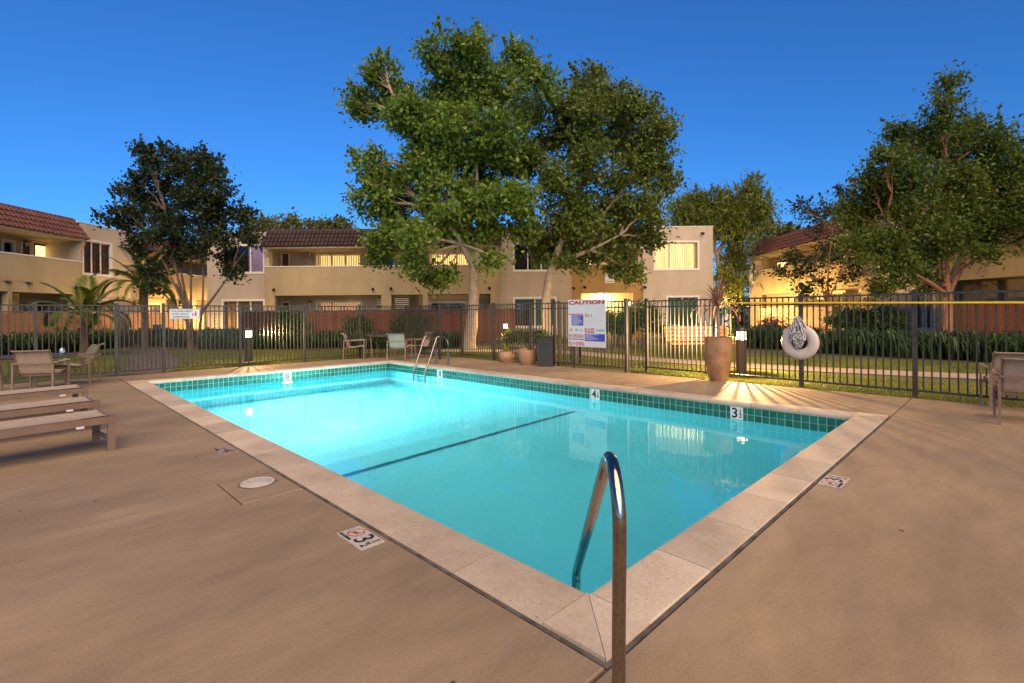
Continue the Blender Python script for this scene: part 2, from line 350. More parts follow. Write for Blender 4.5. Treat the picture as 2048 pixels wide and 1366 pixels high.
# pool shell
def pooldepth(u): return 1.07 + .18 * u / 4.35 if u < 4.35 else (1.25 + 1.1 * (lambda t: t * t * (3 - 2 * t))(min(1, (u - 4.35) / 5.4)))
sh = MB(); us = [0, 2, 4.35] + [4.35 + .54 * k for k in range(1, 11)] + [PU]
for i in range(len(us) - 1):
    za, zb = WZ - pooldepth(us[i]), WZ - pooldepth(us[i + 1])
    sh.quad((0, us[i], za), (PV, us[i], za), (PV, us[i + 1], zb), (0, us[i + 1], zb))
    for x in (0, PV): sh.quad((x, us[i], za), (x, us[i + 1], zb), (x, us[i + 1], -.03), (x, us[i], -.03))
for y in (0, PU):
    z = WZ - pooldepth(y); sh.quad((0, y, z), (PV, y, z), (PV, y, -.03), (0, y, -.03))
pool = sh.build('swimming_pool', M['plaster'], None, PLOC, PROT); tag(pool, kind='structure')
MB().box(.02, PV - .02, 4.315, 4.405, WZ - 1.262, WZ - 1.243).build('floor_stripe', M['stripe'], pool)
for k, (r, z) in enumerate(((.95, -.78), (.65, -.52))):      # corner entry steps
    pl = [(0.001, 0.001)] + [(r * math.cos(t), r * math.sin(t)) for t in np.linspace(0, math.pi / 2, 13)]
    MB().prism(pl, WZ - 1.1, WZ + z).build('corner_step', M['plaster'], pool)
# coping stones
def coping(along, fixed, lo_, hi_, n, first=None):
    step = (hi_ - lo_) / n
    for k in range(n):
        a0, a1 = lo_ + k * step + .004, lo_ + (k + 1) * step - .004
        m = MB(); f0, f1 = fixed
        inner = f1 if abs(f1) < abs(f0) or f1 == 0 else f0
        prof_out, prof_in = (f0, f1)
        # profile across: outer edge to rounded nose over the water
        sgn = 1 if f1 > f0 else -1
        pr = [(f0, -.06), (f0, -.004), (f0 + sgn * .006, .004), (f1 - sgn * .03, .012), (f1 - sgn * .006, .006), (f1 + sgn * .006, -.012), (f1 + sgn * .008, -.03), (f1, -.055)]
        if along == 'u': m.extrude(pr, 1, a0, a1)
        else: m.extrude(pr, 0, a0, a1)
        m.build('coping_stone', M['coping'], pool, smooth=True)
coping('u', (-CW, .012), .02, PU - .02, 18); coping('u', (PV + CW, PV - .012), .02, PU - .02, 18)
coping('v', (-CW, .012), .02, PV - .02, 9); coping('v', (PU + CW, PU - .012), .02, PV - .02, 9)
for (x0, x1, y0, y1, ix, iy) in ((-CW, .02, -CW, .02, 1, 1), (PV - .02, PV + CW, -CW, .02, 0, 1), (-CW, .02, PU - .02, PU + CW, 1, 0), (PV - .02, PV + CW, PU - .02, PU + CW, 0, 0)):
    # mitred corner: two triangular stones
    ox, oy = (x0, y0) if (ix and iy) else (x1, y0) if iy else (x0, y1) if ix else (x1, y1)
    qx, qy = x0 + x1 - ox, y0 + y1 - oy
    for tri in (((ox, oy), (qx, oy), (qx, qy)), ((ox, oy), (qx, qy), (ox, qy))):
        cx = sum(p[0] for p in tri) / 3; cyy = sum(p[1] for p in tri) / 3
        t2 = [(p[0] + (cx - p[0]) * .02, p[1] + (cyy - p[1]) * .02) for p in tri]
        ar = (t2[1][0] - t2[0][0]) * (t2[2][1] - t2[0][1]) - (t2[2][0] - t2[0][0]) * (t2[1][1] - t2[0][1])
        if ar < 0: t2 = t2[::-1]
        MB().prism(t2, -.055, .009).build('coping_stone', M['coping'], pool)
MB().box(-CW - .022, PV + CW + .022, -CW - .022, -CW, -.06, -.006).box(-CW - .022, -CW, -CW, PU + CW, -.06, -.006).box(PV + CW, PV + CW + .022, -CW, PU + CW, -.06, -.006).box(-CW, PV + CW, PU + CW, PU + CW + .022, -.06, -.006).build('expansion_joint', M['mastic'], pool)
# waterline tiles: two rows of square tiles on the two far walls one by one, the near walls joined
tp = .0985; markers = []
tile_me = MB().bbox(-.045, .045, -.045, .045, 0, .006, .004).mesh('tile', M['tile'])
def tiles(wall, skip, cap):
    L = PU if wall == 'R' else PV; n = int(L / tp); off = (L - n * tp) / 2; c = 0; rest = MB()
    for k in range(n):
        s_ = off + (k + .5) * tp
        if any(abs(s_ - m_) < .095 for m_ in skip): continue
        for r_ in range(2):
            z = -.055 - .05 - r_ * .0965
            if wall == 'R':
                loc, rot = (PV - .002, s_, z), (0, -math.pi / 2, 0)
            else:
                loc, rot = (s_, PU - .002, z), (math.pi / 2, 0, 0)
            mkobj('tile', tile_me, pool, loc, rot)
def tiles_near():
    m = MB()
    for L, w_ in ((PU, 0), (PV, 1)):
        for k in range(int(L / tp)):
            s_ = (k + .6) * tp
            for r_ in range(2):
                z = -.105 - r_ * .0965
                if w_ == 0: m.box(.001, .006, s_ - .045, s_ + .045, z - .045, z + .045)
                else: m.box(s_ - .045, s_ + .045, .001, .006, z - .045, z + .045)
    tag(m.build('tile_band', M['tile'], pool), kind='stuff')
m8L = PV * .5
def u_on_right(px):                      # where a pixel column meets the far right wall
    k = (px - 1024) / F; # P = N0+eu*u+ev*PV ; x/y=k
    bx, by = N0.x + ev.x * PV, N0.y + ev.y * PV
    return (bx - k * by) / (k * eu.y - eu.x)
uR = [u_on_right(p) for p in (880, 1190, 1472)]
tiles('L', [m8L], 999); tiles('R', uR, 999); tiles_near()
MB().quad((PV - .001, 0, -.05), (PV - .001, PU, -.05), (PV - .001, PU, -.255), (PV - .001, 0, -.255)).quad((0, PU - .001, -.05), (PV, PU - .001, -.05), (PV, PU - .001, -.255), (0, PU - .001, -.255)).build('grout', M['grout'], pool)
wt = MB().quad((-.0, -.0, 0), (PV, -.0, 0), (PV, PU, 0), (-.0, PU, 0)).build('pool_water', M['water'], None, (N0.x, N0.y, WZ), PROT); tag(wt, kind='structure')

# lettering
def text_mesh(s, size, m, bold=0, extrude=.001, xscale=1):
    cu = bpy.data.curves.new('t', 'FONT'); cu.body = s; cu.size = size; cu.align_x = 'CENTER'; cu.align_y = 'CENTER'; cu.extrude = extrude; cu.offset = bold; cu.resolution_u = 3
    to = bpy.data.objects.new('t', cu); col.objects.link(to); dg = bpy.context.evaluated_depsgraph_get()
    me = bpy.data.meshes.new_from_object(to.evaluated_get(dg)); bpy.data.objects.remove(to); bpy.data.curves.remove(cu)
    me.materials.clear(); me.materials.append(m)
    if xscale != 1: me.transform(Matrix.Diagonal((xscale, 1, 1, 1)))
    return me
# depth markers on the waterline (local x right, y up, facing +z before rotation)
def marker(label, txt, frac, mat4):
    o = thing('depth_marker', label, 'depth marker'); o.matrix_world = mat4
    MB().bbox(-.09, .09, -.09, .09, 0, .009, .003).build('plate', M['marker'], o)
    mkobj('numeral', text_mesh(txt, .2, M['ink'], .004), o, (-.025 if frac else 0, -.005, .0102))
    if frac:
        mkobj('numeral', text_mesh('1', .075, M['ink'], .002), o, (.055, .035, .0102)); mkobj('numeral', text_mesh(frac, .075, M['ink'], .002), o, (.055, -.035, .0102))
        MB().box(.035, .075, -.003, .003, .0095, .0112).build('fraction_bar', M['ink'], o)
PM = Matrix.Translation(PLOC) @ Matrix.Rotation(TH, 4, 'Z')
def wallm_left(v): return PM @ Matrix.Translation((v, PU - .003, -.152)) @ Matrix.Rotation(math.pi / 2, 4, 'X')
def wallm_right(u): return PM @ Matrix.Translation((PV - .003, u, -.152)) @ Matrix.Rotation(-math.pi / 2, 4, 'Z') @ Matrix.Rotation(math.pi / 2, 4, 'X')
marker('white tile with a black 8 above the bright pool lamp', '8', None, wallm_left(m8L))
marker('white tile with a black 8 on the wall near the pool ladder', '8', None, wallm_right(uR[0]))
marker('white waterline tile reading 4 and a quarter', '4', '4', wallm_right(uR[1]))
marker('white waterline tile reading 3 and a half', '3', '2', wallm_right(uR[2]))
def deckmarker(label, px, py, rz, num='3', worn=False):
    p = G(px, py); o = thing('deck_marker', label, 'depth marker', (p.x, p.y, 0.0005), rz)
    MB().box(-.152, .152, -.076, .076, 0, .004).build('plate', M['lid'] if not worn else M['worn'], o)
    ringm = MB(); n = 28
    for k in range(n):
        a, b = 2 * math.pi * k / n, 2 * math.pi * (k + 1) / n
        ringm.quad(*[(-.078 + r_ * math.cos(t), .014 + r_ * math.sin(t), .0052) for r_, t in ((.046, a), (.053, a), (.053, b), (.046, b))])
    t = math.pi / 4; dx, dy = math.cos(t), math.sin(t)
    ringm.quad(*[(-.078 + dx * e * .048 - dy * f * .0035, .014 + dy * e * .048 + dx * f * .0035, .0054) for e, f in ((-1, -1), (1, -1), (1, 1), (-1, 1))])
    ringm.build('no_diving_ring', M['red'], o)
    MB().box(-.105, -.06, .0, .006, .0045, .005).box(-.065, -.052, .004, .018, .0045, .005).box(-.098, -.085, .006, .02, .0045, .005).build('diver_figure', M['ink'], o)
    mkobj('words', text_mesh('NO DIVING', .024, M['ink'], .001), o, (-.078, -.058, .0052))
    mkobj('numeral', text_mesh(num, .17, M['ink'], .001), o, (.035, 0, .0052))
    mkobj('numeral', text_mesh('1', .075, M['ink'], .0005), o, (.11, .036, .0052)); mkobj('numeral', text_mesh('2', .075, M['ink'], .0005), o, (.11, -.036, .0052))
    MB().box(.085, .125, -.003, .003, .0045, .0056).build('fraction_bar', M['ink'], o)
ang_l = math.atan2(-eu.y, -eu.x); ang_r = math.atan2(ev.y, ev.x)
deckmarker('deck depth tile with no diving ring and 3 1/2 beside the long coping', 721, 1076, ang_l)
deckmarker('worn grey deck depth tile with faded lettering past the skimmer lid', 451, 901, ang_l, '4', True)
deckmarker('deck depth tile with 3 1/2 beside the short coping near the deck chairs', 1668, 963, ang_r)

# pool lamp
lp = thing('pool_light', 'bright round underwater lamp in the deep end wall', 'lamp'); lp.matrix_world = PM @ Matrix.Translation((m8L, PU - .01, WZ - .32)) @ Matrix.Rotation(math.pi / 2, 4, 'X')
MB().lathe([(.15, 0), (.15, .02), (.13, .03), (.125, .02), (.12, 0)], 28).build('bezel', M['steel'], lp, smooth=True)
MB().lathe([(.12, .004), (.1, .02), (.05, .03), (.002, .033)], 28).build('lens', M['plens'], lp, smooth=True)
al = bpy.data.lights.new('pool_lamp', 'AREA'); al.shape = 'DISK'; al.size = .24; al.energy = 370; al.color = (.82, .98, 1.0); al.cycles.use_multiple_importance_sampling = False
ao = mkobj('lamp_beam', al, lp, (0, 0, .06), (math.pi, 0, 0))

# ---------------------------------------------------------------- iron fences
FH = 1.6
def fence_run(name, label, pts, m, n_for=None, mesh_spans=(), last_post=True, cat='fence'):
    """pts: post positions; one thing per run; pickets, rails and posts are parts"""
    o = thing(name, label, cat, (pts[0][0], pts[0][1], 0)); o0 = Vector((pts[0][0], pts[0][1], 0))
    pick = MB().box(-.0095, .0095, -.0095, .0095, .1, FH - .035).mesh('picket', m)
    post = MB().box(-.03, .03, -.03, .03, -.03, FH + .0).add([(-.036, -.036, FH), (.036, -.036, FH), (.036, .036, FH), (-.036, .036, FH), (-.03, -.03, FH + .022), (.03, -.03, FH + .022), (.03, .03, FH + .022), (-.03, .03, FH + .022)],
            [(3, 2, 1, 0), (4, 5, 6, 7), (0, 1, 5, 4), (1, 2, 6, 5), (2, 3, 7, 6), (3, 0, 4, 7)]).mesh('post', m)
    for i, p in enumerate(pts):
        p = Vector((p[0], p[1], 0)); 
        nx = Vector((*pts[min(i + 1, len(pts) - 1)][:2], 0)); pv = Vector((*pts[max(i - 1, 0)][:2], 0)); dd = nx - p if i < len(pts) - 1 else p - pv
        rz = math.atan2(dd.y, dd.x)
        if i < len(pts) - 1 or last_post: mkobj('post', post, o, p - o0, (0, 0, rz))
        if i == len(pts) - 1: break
        L = dd.length; n = round(L / .0975)
        for k in range(1, n): mkobj('picket', pick, o, p - o0 + dd * (k / n), (0, 0, rz))
        for z, h in ((FH - .035, .028), (FH - .165, .026), (.1, .03)):
            MB().box(.03, L - .03, -.0165, .0165, z - h / 2, z + h / 2).build('rail', m, o, p - o0, (0, 0, rz))
        if i in mesh_spans: mesh_infill(o, p - o0, rz, .035, L - .035, .1, FH - .05)
    return o
def mesh_infill(o, loc, rz, x0, x1, z0, z1):
    mb = MB(); st = .045; t = .0028; w_, h_ = x1 - x0, z1 - z0; k = -int(h_ * .55 / st) - 1
    while x0 + k * st < x1:
        for sg in (1, -1):
            a = (x0 + k * st, z0) if sg > 0 else (x1 - k * st, z0); b = (a[0] + sg * h_ * .55, z1)
            ta, tb = 0, 1; dx = b[0] - a[0]
            lo_, hi_ = ((x0 - a[0]) / dx, (x1 - a[0]) / dx); lo_, hi_ = min(lo_, hi_), max(lo_, hi_)
            ta, tb = max(0, lo_), min(1, hi_)
            if tb - ta > .01:
                A0 = (a[0] + dx * ta, z0 + h_ * ta); B0 = (a[0] + dx * tb, z0 + h_ * tb)
                mb.quad((A0[0] - t, .022, A0[1]), (A0[0] + t, .022, A0[1]), (B0[0] + t, .022, B0[1]), (B0[0] - t, .022, B0[1]))
        k += 1
    tag(mb.build('wire_mesh', M['frame_dark'], o, loc, (0, 0, rz)), kind='stuff')
def onL(px):                              # left fence line y = x + 19.75
    a = (px - 1024) / F; y = 19.75 / (1 - a); return (y - 19.75, y)
PL = {k: onL(k) for k in (71, 232, 327, 480, 609, 719, 812)}
d0 = Vector((-.7071, -.7071)) * 1.55
p0 = (PL[71][0] + d0.x, PL[71][1] + d0.y); p00 = (p0[0] + d0.x, p0[1] + d0.y)
fence_run('iron_fence', 'rust streaked iron picket fence behind the round table and left of the gate', [p00, p0, PL[71], PL[232]], M['iron_right'])
PLs = [PL[327], PL[480], PL[609], PL[719], PL[812]]
fence_run('iron_fence', 'black iron picket fence from the mesh gate along the deep end of the pool', PLs, M['iron'], mesh_spans=(0,))
# gate
gv = Vector(PL[327]) - Vector(PL[232]); gl = gv.length; grz = math.atan2(gv.y, gv.x)
gate = thing('pool_gate', 'iron gate covered in diamond mesh between two square posts with a lock box', 'gate', (PL[232][0], PL[232][1], 0), grz)
for z in (.1, FH - .16, FH - .04): MB().box(.05, gl - .06, -.016, .016, z - .016, z + .016).build('rail', M['iron'], gate)
pk = MB().box(-.0095, .0095, -.0095, .0095, .1, FH - .035).mesh('picket', M['iron'])
for k in range(10): mkobj('picket', pk, gate, (.06 + k * (gl - .13) / 9, 0, 0))
mesh_infill(gate, (0, 0, 0), 0, .05, gl - .06, .1, FH - .06)
MB().box(gl - .2, gl - .05, -.05, .05, 1.0, 1.13).build('lock_box', M['lamp_black'], gate); MB().box(-.04, .05, -.02, .02, 1.36, 1.42).build('hinge', M['iron'], gate)
# back corner jogs and middle run
C1 = (-2.1, 14.46); C2 = (-1.52, 15.05)
lm = lambda px, s_: (lambda a: (a * s_ / (1 + a), s_ / (1 + a)))((px - 1024) / F)
mid = [lm(p, 13.45) for p in (987, 1061, 1109, 1149, 1252)]
fence_run('iron_fence', 'black iron picket fence jogging round the back corner behind the three chairs', [PL[812], C1, C2], M['iron'], last_post=False)
fence_run('iron_fence', 'black iron picket fence behind the clay pots and the caution sign', [C2] + mid, M['iron'])
e1 = Vector(mid[2]); fence_run('open_gate_leaf', 'narrow black picket gate leaf standing open behind the caution sign', [(e1.x + .12, e1.y + .12), (e1.x + .75, e1.y + .8)], M['iron'], cat='gate')
r0 = (3.0, 11.12); r3 = Vector((6.1, 7.55)); dr = (r3 - Vector(r0)) / 3
right = [tuple(Vector(r0) + dr * k) for k in range(6)]
fence_run('iron_fence', 'short return of black iron pickets between the sign fence and the tall pot', [(mid[-1][0] + .04, mid[-1][1] + .06), r0], M['iron'], last_post=False)
fence_run('iron_fence', 'weathered iron picket fence holding the yellow pole and the ring buoy', right, M['iron_right'])

# ---------------------------------------------------------------- hand rails
def arc(c, r, a0, a1, n, f): return [f(c[0] + r * math.cos(t), c[1] + r * math.sin(t)) for t in np.linspace(a0, a1, n)]
hr = thing('pool_handrail', 'polished steel grab rail at the near pool corner', 'handrail', (.352, 1.70, 0))
def smooth_path(pts, n=10):
    pts = [Vector(p) for p in pts]; out = []
    for i in range(len(pts) - 1):
        p0_, p1, p2, p3 = pts[max(i - 1, 0)], pts[i], pts[i + 1], pts[min(i + 2, len(pts) - 1)]
        for t in np.linspace(0, 1, n, endpoint=False):
            out.append(.5 * ((2 * p1) + (p2 - p0_) * t + (2 * p0_ - 5 * p1 + 4 * p2 - p3) * t * t + (3 * p1 - p0_ - 3 * p2 + p3) * t ** 3))
    return out + [pts[-1]]
path = smooth_path([(0, .0, -.05), (0, -.02, .3), (-.002, -.05, .56), (-.002, -.04, .67), (-.003, .01, .755), (-.004, .075, .795), (-.006, .135, .775), (-.008, .25, .66), (-.012, .6, .31), (-.016, .93, -.02), (-.017, .985, -.1), (-.017, 1.0, -.2), (-.017, 1.0, -.75)], 9)
MB().tube(path, .0235, 20).build('tube', M['steel'], hr, smooth=True)
MB().lathe([(.055, .0), (.055, .008), (.04, .016), (.026, .02)], 24).build('escutcheon', M['steel'], hr, smooth=True)
ld = thing('pool_ladder', 'steel pool ladder with two hooped rails beside the back corner', 'ladder'); ld.matrix_world = PM @ Matrix.Translation((PV, 9.28, 0))
def hoop(yo):
    pts = [(.62, yo, -.05), (.62, yo, .4)] + [(.4 + .22 * math.cos(t), yo, .5 + .26 * math.sin(t)) for t in np.linspace(.1, math.pi * .78, 9)] + [(.02, yo, .16), (-.1, yo, -.1), (-.11, yo, -.25), (-.11, yo, -1.5)]
    return smooth_path(pts, 4)
for yo in (-.26, .26):
    MB().tube(hoop(yo), .022, 12).build('rail', M['steel'], ld, smooth=True)
    MB().lathe([(.05, 0), (.05, .01), (.026, .02)], 20, (.62, yo, 0)).build('escutcheon', M['steel'], ld, smooth=True)
for k in range(4): MB().box(-.15, -.07, -.24, .24, -.42 - k * .3, -.39 - k * .3).build('tread', M['steel'], ld)
MB().tube([(-.11, -.26, -.3), (-.11, .26, -.3)], .012, 8).build('crossbar', M['steel'], ld)

# ---------------------------------------------------------------- furniture
def smooth2(pr, n=6): return [(p.x, p.y) for p in smooth_path([(a, b, 0) for a, b in pr], n)]
SLING = smooth2([(.27, .395), (.2, .425), (.0, .39), (-.15, .385), (-.215, .43), (-.28, .62), (-.34, .77), (-.385, .82), (-.43, .825)], 4)
def thick(prof, t):
    n = len(prof); up = []; dn = []
    for i, (a, b) in enumerate(prof):
        x0, y0 = prof[max(i - 1, 0)]; x1, y1 = prof[min(i + 1, n - 1)]; l = math.hypot(x1 - x0, y1 - y0); nx, ny = -(y1 - y0) / l * t / 2, (x1 - x0) / l * t / 2
        up.append((a + nx, b + ny)); dn.append((a - nx, b - ny))
    return up + dn[::-1]
def strip(mb, prof, x0, x1, t):
    up = thick(prof, t); n = len(prof)
    for i in range(n - 1):
        q = [up[i], up[i + 1], up[2 * n - 2 - i], up[2 * n - 1 - i]]; mb.extrude(q, 0, x0, x1)
def make_chair():
    o = thing('sling_chair', 'x', 'chair')
    mb = MB(); n = len(SLING); up = thick(SLING, .008)
    V = [(x, y, z) for x in (-.235, .235) for y, z in up]; m2 = 2 * n
    mb.add(V, [(i, i + 1, m2 + i + 1, m2 + i) for i in range(m2 - 1)]); mb.build('sling', M['sling'], o, smooth=True)
    MB().tube(smooth_path([(-.29, .3, .6), (-.29, .2, .615), (-.29, -.25, .6), (-.285, -.32, .598), (-.24, -.345, .598), (.24, -.345, .598), (.285, -.32, .598), (.29, -.25, .6), (.29, .2, .615), (.29, .3, .6)], 4), .02, 4).build('arm_bar', M['frame'], o)
    for sx in (-1, 1):
        x = sx * .25
        MB().tube([(x, y, z) for y, z in SLING], .017, 8).build('side_rail', M['frame'], o, smooth=True)
        MB().tube([(sx * .29, .29, .6), (sx * .285, .27, .0)], .019, 4).build('leg', M['frame'], o)
        MB().tube([(sx * .28, -.325, .59), (sx * .285, -.35, .0)], .019, 4).build('leg', M['frame'], o)
        MB().tube([(sx * .255, .24, .37), (sx * .285, .275, .37)], .012, 4).tube([(sx * .255, -.2, .38), (sx * .285, -.34, .38)], .012, 4).build('bracket', M['frame'], o)
    for y, z in ((.26, .375), (-.16, .36), (-.425, .818)): MB().tube([(-.25, y, z), (.25, y, z)], .014, 6).build('stretcher', M['frame'], o)
    MB().tube([(-.28, .28, .34), (.28, .28, .34)], .014, 4).build('stretcher', M['frame'], o)
    return o
chair0 = make_chair(); used = [False]
def put_chair(p, ang, label, group=None, s=1):
    """ang: heading in degrees the sitter faces, 0 = +Y, clockwise positive"""
    o = copy_tree(chair0) if used[0] else chair0
    used[0] = True; o.location = (p[0], p[1], 0); o.rotation_euler = (0, 0, -R(ang)); o.scale = (s * .93, s * .93, s * .93); o['label'] = label
    if group: o['group'] = group
    return o
def round_table(p, r, label, h=.71):
    o = thing('round_table', label, 'table', (p[0], p[1], 0))
    MB().lathe([(r - .03, h - .02), (r, h - .015), (r, h), (r - .015, h + .006), (.002, h + .006)], 40).build('table_top', M['table'], o, smooth=True)
    MB().tube([Vector((r * .93 * math.cos(t), r * .93 * math.sin(t), h - .03)) for t in np.linspace(0, 2 * math.pi, 33)], .014, 6).build('rim', M['frame'], o, smooth=True)
    for k in range(4):
        t = math.pi / 4 + k * math.pi / 2; MB().tube([(r * .8 * math.cos(t), r * .8 * math.sin(t), h - .03), (r * .72 * math.cos(t), r * .72 * math.sin(t), 0)], .02, 6).build('leg', M['frame'], o)
    return o
gA = 'sling chairs on the pool deck'
tl = G(45, 770); round_table((-8.62, 9.0), .58, 'dark round patio table beside the gate fence', .63)
cl_, cr_ = G(17, 796), G(110, 791); hd = (cr_ - cl_).normalized(); fw = Vector((-hd.y, hd.x, 0)); ca = (cl_ + cr_) / 2 + fw * .34
put_chair(ca, math.degrees(math.atan2(fw.x, fw.y)), 'tan sling armchair with its back to the loungers, pulled up to the dark table', gA)
put_chair(G(150, 768), -112, 'tan sling armchair facing the dark table from the gate side', gA)
put_chair((-9.3, 8.2), 50, 'tan sling armchair on the far side of the dark table, mostly out of view', gA)
round_table(G(768, 716), .55, 'thin topped round table between the three chairs at the back corner')
put_chair(G(712, 718), 80, 'tan sling armchair left alone at the lawn edge, facing the thin round table', gA)
put_chair(G(800, 720), 6, 'pale backed sling armchair seen from behind at the thin round table', gA)
put_chair(G(838, 716), -128, 'brown backed sling armchair behind the pool ladder hoops', gA)
put_chair((5.98, 5.78), 40, 'brown sling armchair standing in front of another one by the right hand fence', gA)
put_chair((6.62, 6.6), 34, 'brown sling armchair half hidden behind another one by the lawn fence', gA)
cup = tag(MB().lathe([(.03, 0), (.045, .01), (.05, .06), (.035, .1), (.012, .115)], 16).build('water_jug', M['alu'], None, (-8.4, 9.3, .637), None, True), 'small pale blue jug on the dark round table', 'jug')

def make_lounger():
    o = thing('sun_lounger', 'x', 'sun lounger'); L, W_, h = 1.95, .5, .34
    # local x along the length, foot end at x=0, running to -x
    for y in (-W_ / 2, W_ / 2):
        MB().box(-L, .0, y - .02, y + .02, h - .065, h).build('side_rail', M['frame'], o)
    for x in (-.012, -L + .012): MB().box(x - .012, x + .012, -W_ / 2 + .02, W_ / 2 - .02, h - .06, h - .005).build('end_rail', M['frame'], o)
    n = 14; ys = np.linspace(-W_ / 2 + .015, W_ / 2 - .015, n); mb = MB()
    for xa, xb in ((-.03, -1.2), (-1.22, -L + .03)):
        for i in range(n - 1):
            f = lambda y: h + .012 - .022 * (1 - (2 * y / W_) ** 2)
            mb.quad((xb, ys[i], f(ys[i])), (xa, ys[i], f(ys[i])), (xa, ys[i + 1], f(ys[i + 1])), (xb, ys[i + 1], f(ys[i + 1])))
    mb.build('sling', M['sling'], o, smooth=True)
    for x in (-.03, -1.45):
        for y in (-W_ / 2, W_ / 2): MB().box(x - .03, x + .03, y - .018, y + .018, 0, h - .06).build('leg', M['frame'], o)
        MB().box(x - .015, x + .015, -W_ / 2 + .02, W_ / 2 - .02, .1, .13).build('leg_brace', M['frame'], o)
    MB().box(-.3, -.24, -W_ / 2 - .023, -W_ / 2 - .019, h - .08, h - .06).build('maker_tag', M['white'], o)
    for y in (-W_ / 2, W_ / 2): MB().box(-.01, .004, y - .024, y + .024, h - .07, h + .014).build('corner_cap', M['frame'], o)
    return o
lg0 = make_lounger()
FR, BR, FL = G(229.6, 833, .33), G(207.6, 819.6, .33), G(0, 864.6, .33)
fr1, fr2 = G(199, 803, .33), G(176, 776.5, .33)
dirl = (FR - FL).normalized(); la = math.atan2(dirl.y, dirl.x)
side = Vector((-dirl.y, dirl.x, 0))
gl_ = 'low sling loungers lined up on the deck'
for i, (c0, lab) in enumerate(((FR, 'brown sling lounger nearest the skimmer lid, first of the row of three'), (fr1, 'brown sling lounger in the middle of the row of three'), (fr2, 'brown sling lounger at the table end of the row of three'))):
    o = lg0 if i == 0 else copy_tree(lg0)
    c = c0 + side * .25; o.location = (c.x, c.y, 0); o.rotation_euler = (0, 0, la); o['label'] = lab; o['group'] = gl_

# pots, bin, bench
def pot(name, p, prof, m, label, rim=True):
    o = thing(name, label, 'plant pot', (p[0], p[1], 0))
    MB().lathe(prof, 40).build('body', m, o, smooth=True)
    ztop = max(z for r_, z in prof); rin = [r_ for r_, z in prof][-1]
    MB().lathe([(rin * .98, ztop - .06), (.002, ztop - .05)], 30).build('soil', M['soil'], o)
    return o
def potprof(r0_, r1_, h, belly=0, t=.03):
    o_ = [(r0_ + (r1_ - r0_) * (k / 12) ** .75 + belly * math.sin(math.pi * k / 12), h * k / 12) for k in range(13)]
    return o_ + [(r1_ + .008, h), (r1_ - t, h), (r1_ - t - .01, h - .08)]
pt = G(1437, 761); tall = pot('tall_pot', pt, potprof(.15, .248, .84, .028), M['terracotta'], 'tall tapered clay pot holding a purple spiky plant')
pb = G(1013, 724); pot('bowl_pot', pb, potprof(.15, .175, .3, .05), M['clay'], 'small rounded clay pot with a yellow edged agave')
pc = G(1055, 729); pot('planter_pot', pc, potprof(.16, .26, .4, .02), M['clay'], 'wide flared clay planter with only soil, next to the dark bin')
bp = G(1092, 733); bn = thing('litter_bin', 'dark grey square litter bin beside the fence post', 'bin', (bp.x, bp.y + .1, 0), R(-8))
MB().bbox(-.19, .19, -.17, .17, 0, .66, .01).build('body', M['bin'], bn); MB().bbox(-.2, .2, -.18, .18, .661, .69, .012).build('lid', M['bin'], bn); MB().box(-.14, .14, -.174, -.1695, .5, .6).build('flap', M['lamp_black'], bn)
bq = G(1392, 716); be = thing('park_bench', 'orange slatted park bench on the lawn behind the tall pot', 'bench', (bq.x + .2, bq.y + .2, 0), R(4))
for k in range(4): MB().bbox(-.95, .95, .23 + k * .028, .255 + k * .028, .46 + k * .115, .555 + k * .115, .006).build('back_slat', M['bench'], be)
for k in range(4): MB().bbox(-.95, .95, -.3 + k * .125, -.19 + k * .125, .4, .43, .006).build('seat_slat', M['bench'], be)
for x in (-.72, .72):
    MB().box(x - .03, x + .03, -.26, .22, .35, .395).box(x - .03, x + .03, -.2, -.14, -.03, .35).box(x - .03, x + .03, .12, .18, -.03, .35).extrude([(.2, .37), (.24, .37), (.37, .95), (.335, .95)], 0, x - .028, x + .028).build('bench_frame', M['lamp_black'], be)

# bollard lamps
def lensmat(name, c, st):
    m, nt, p = newmat(name); nt.nodes.remove(p); t = N(nt, 'ShaderNodeBsdfTransparent'); e = N(nt, 'ShaderNodeEmission'); e.inputs[0].default_value = (*c, 1); e.inputs[1].default_value = st
    mx = N(nt, 'ShaderNodeMixShader'); mx.inputs[0].default_value = .5; nt.links.new(t.outputs[0], mx.inputs[1]); nt.links.new(e.outputs[0], mx.inputs[2]); nt.links.new(mx.outputs[0], nt.nodes['Material Output'].inputs[0]); return m
M['lens'] = lensmat('glowing frosted lens', (1, .8, .5), 7)
def bollard(p, label, h=.98, r=.105, watt=90, group='lit bollard lamps on the lawn', color=(1, .6, .24)):
    o = thing('bollard_lamp', label, 'bollard lamp', (p[0], p[1], -.03), 0, group)
    MB().lathe([(r + .03, 0), (r + .03, .03), (r, .035), (r, h - .22)], 28).build('column', M['frame_dark'], o, smooth=True)
    ln = MB(); k = 24; rr_ = r - .015
    for a_ in range(k):
        t0, t1 = 2 * math.pi * a_ / k, 2 * math.pi * (a_ + 1) / k; ln.quad((rr_ * math.cos(t0), rr_ * math.sin(t0), h - .22), (rr_ * math.cos(t1), rr_ * math.sin(t1), h - .22), (rr_ * math.cos(t1), rr_ * math.sin(t1), h - .05), (rr_ * math.cos(t0), rr_ * math.sin(t0), h - .05))
    ln.build('lens', M['lens'], o, smooth=True)
    MB().lathe([(r + .004, h - .05), (r + .004, h), (r * .8, h + .03), (.002, h + .04)], 28).build('cap', M['frame_dark'], o, smooth=True)
    li = bpy.data.lights.new('bollard_light', 'POINT'); li.energy = watt; li.color = color; li.shadow_soft_size = .03; mkobj('bulb', li, o, (0, 0, h - .11))
    return o
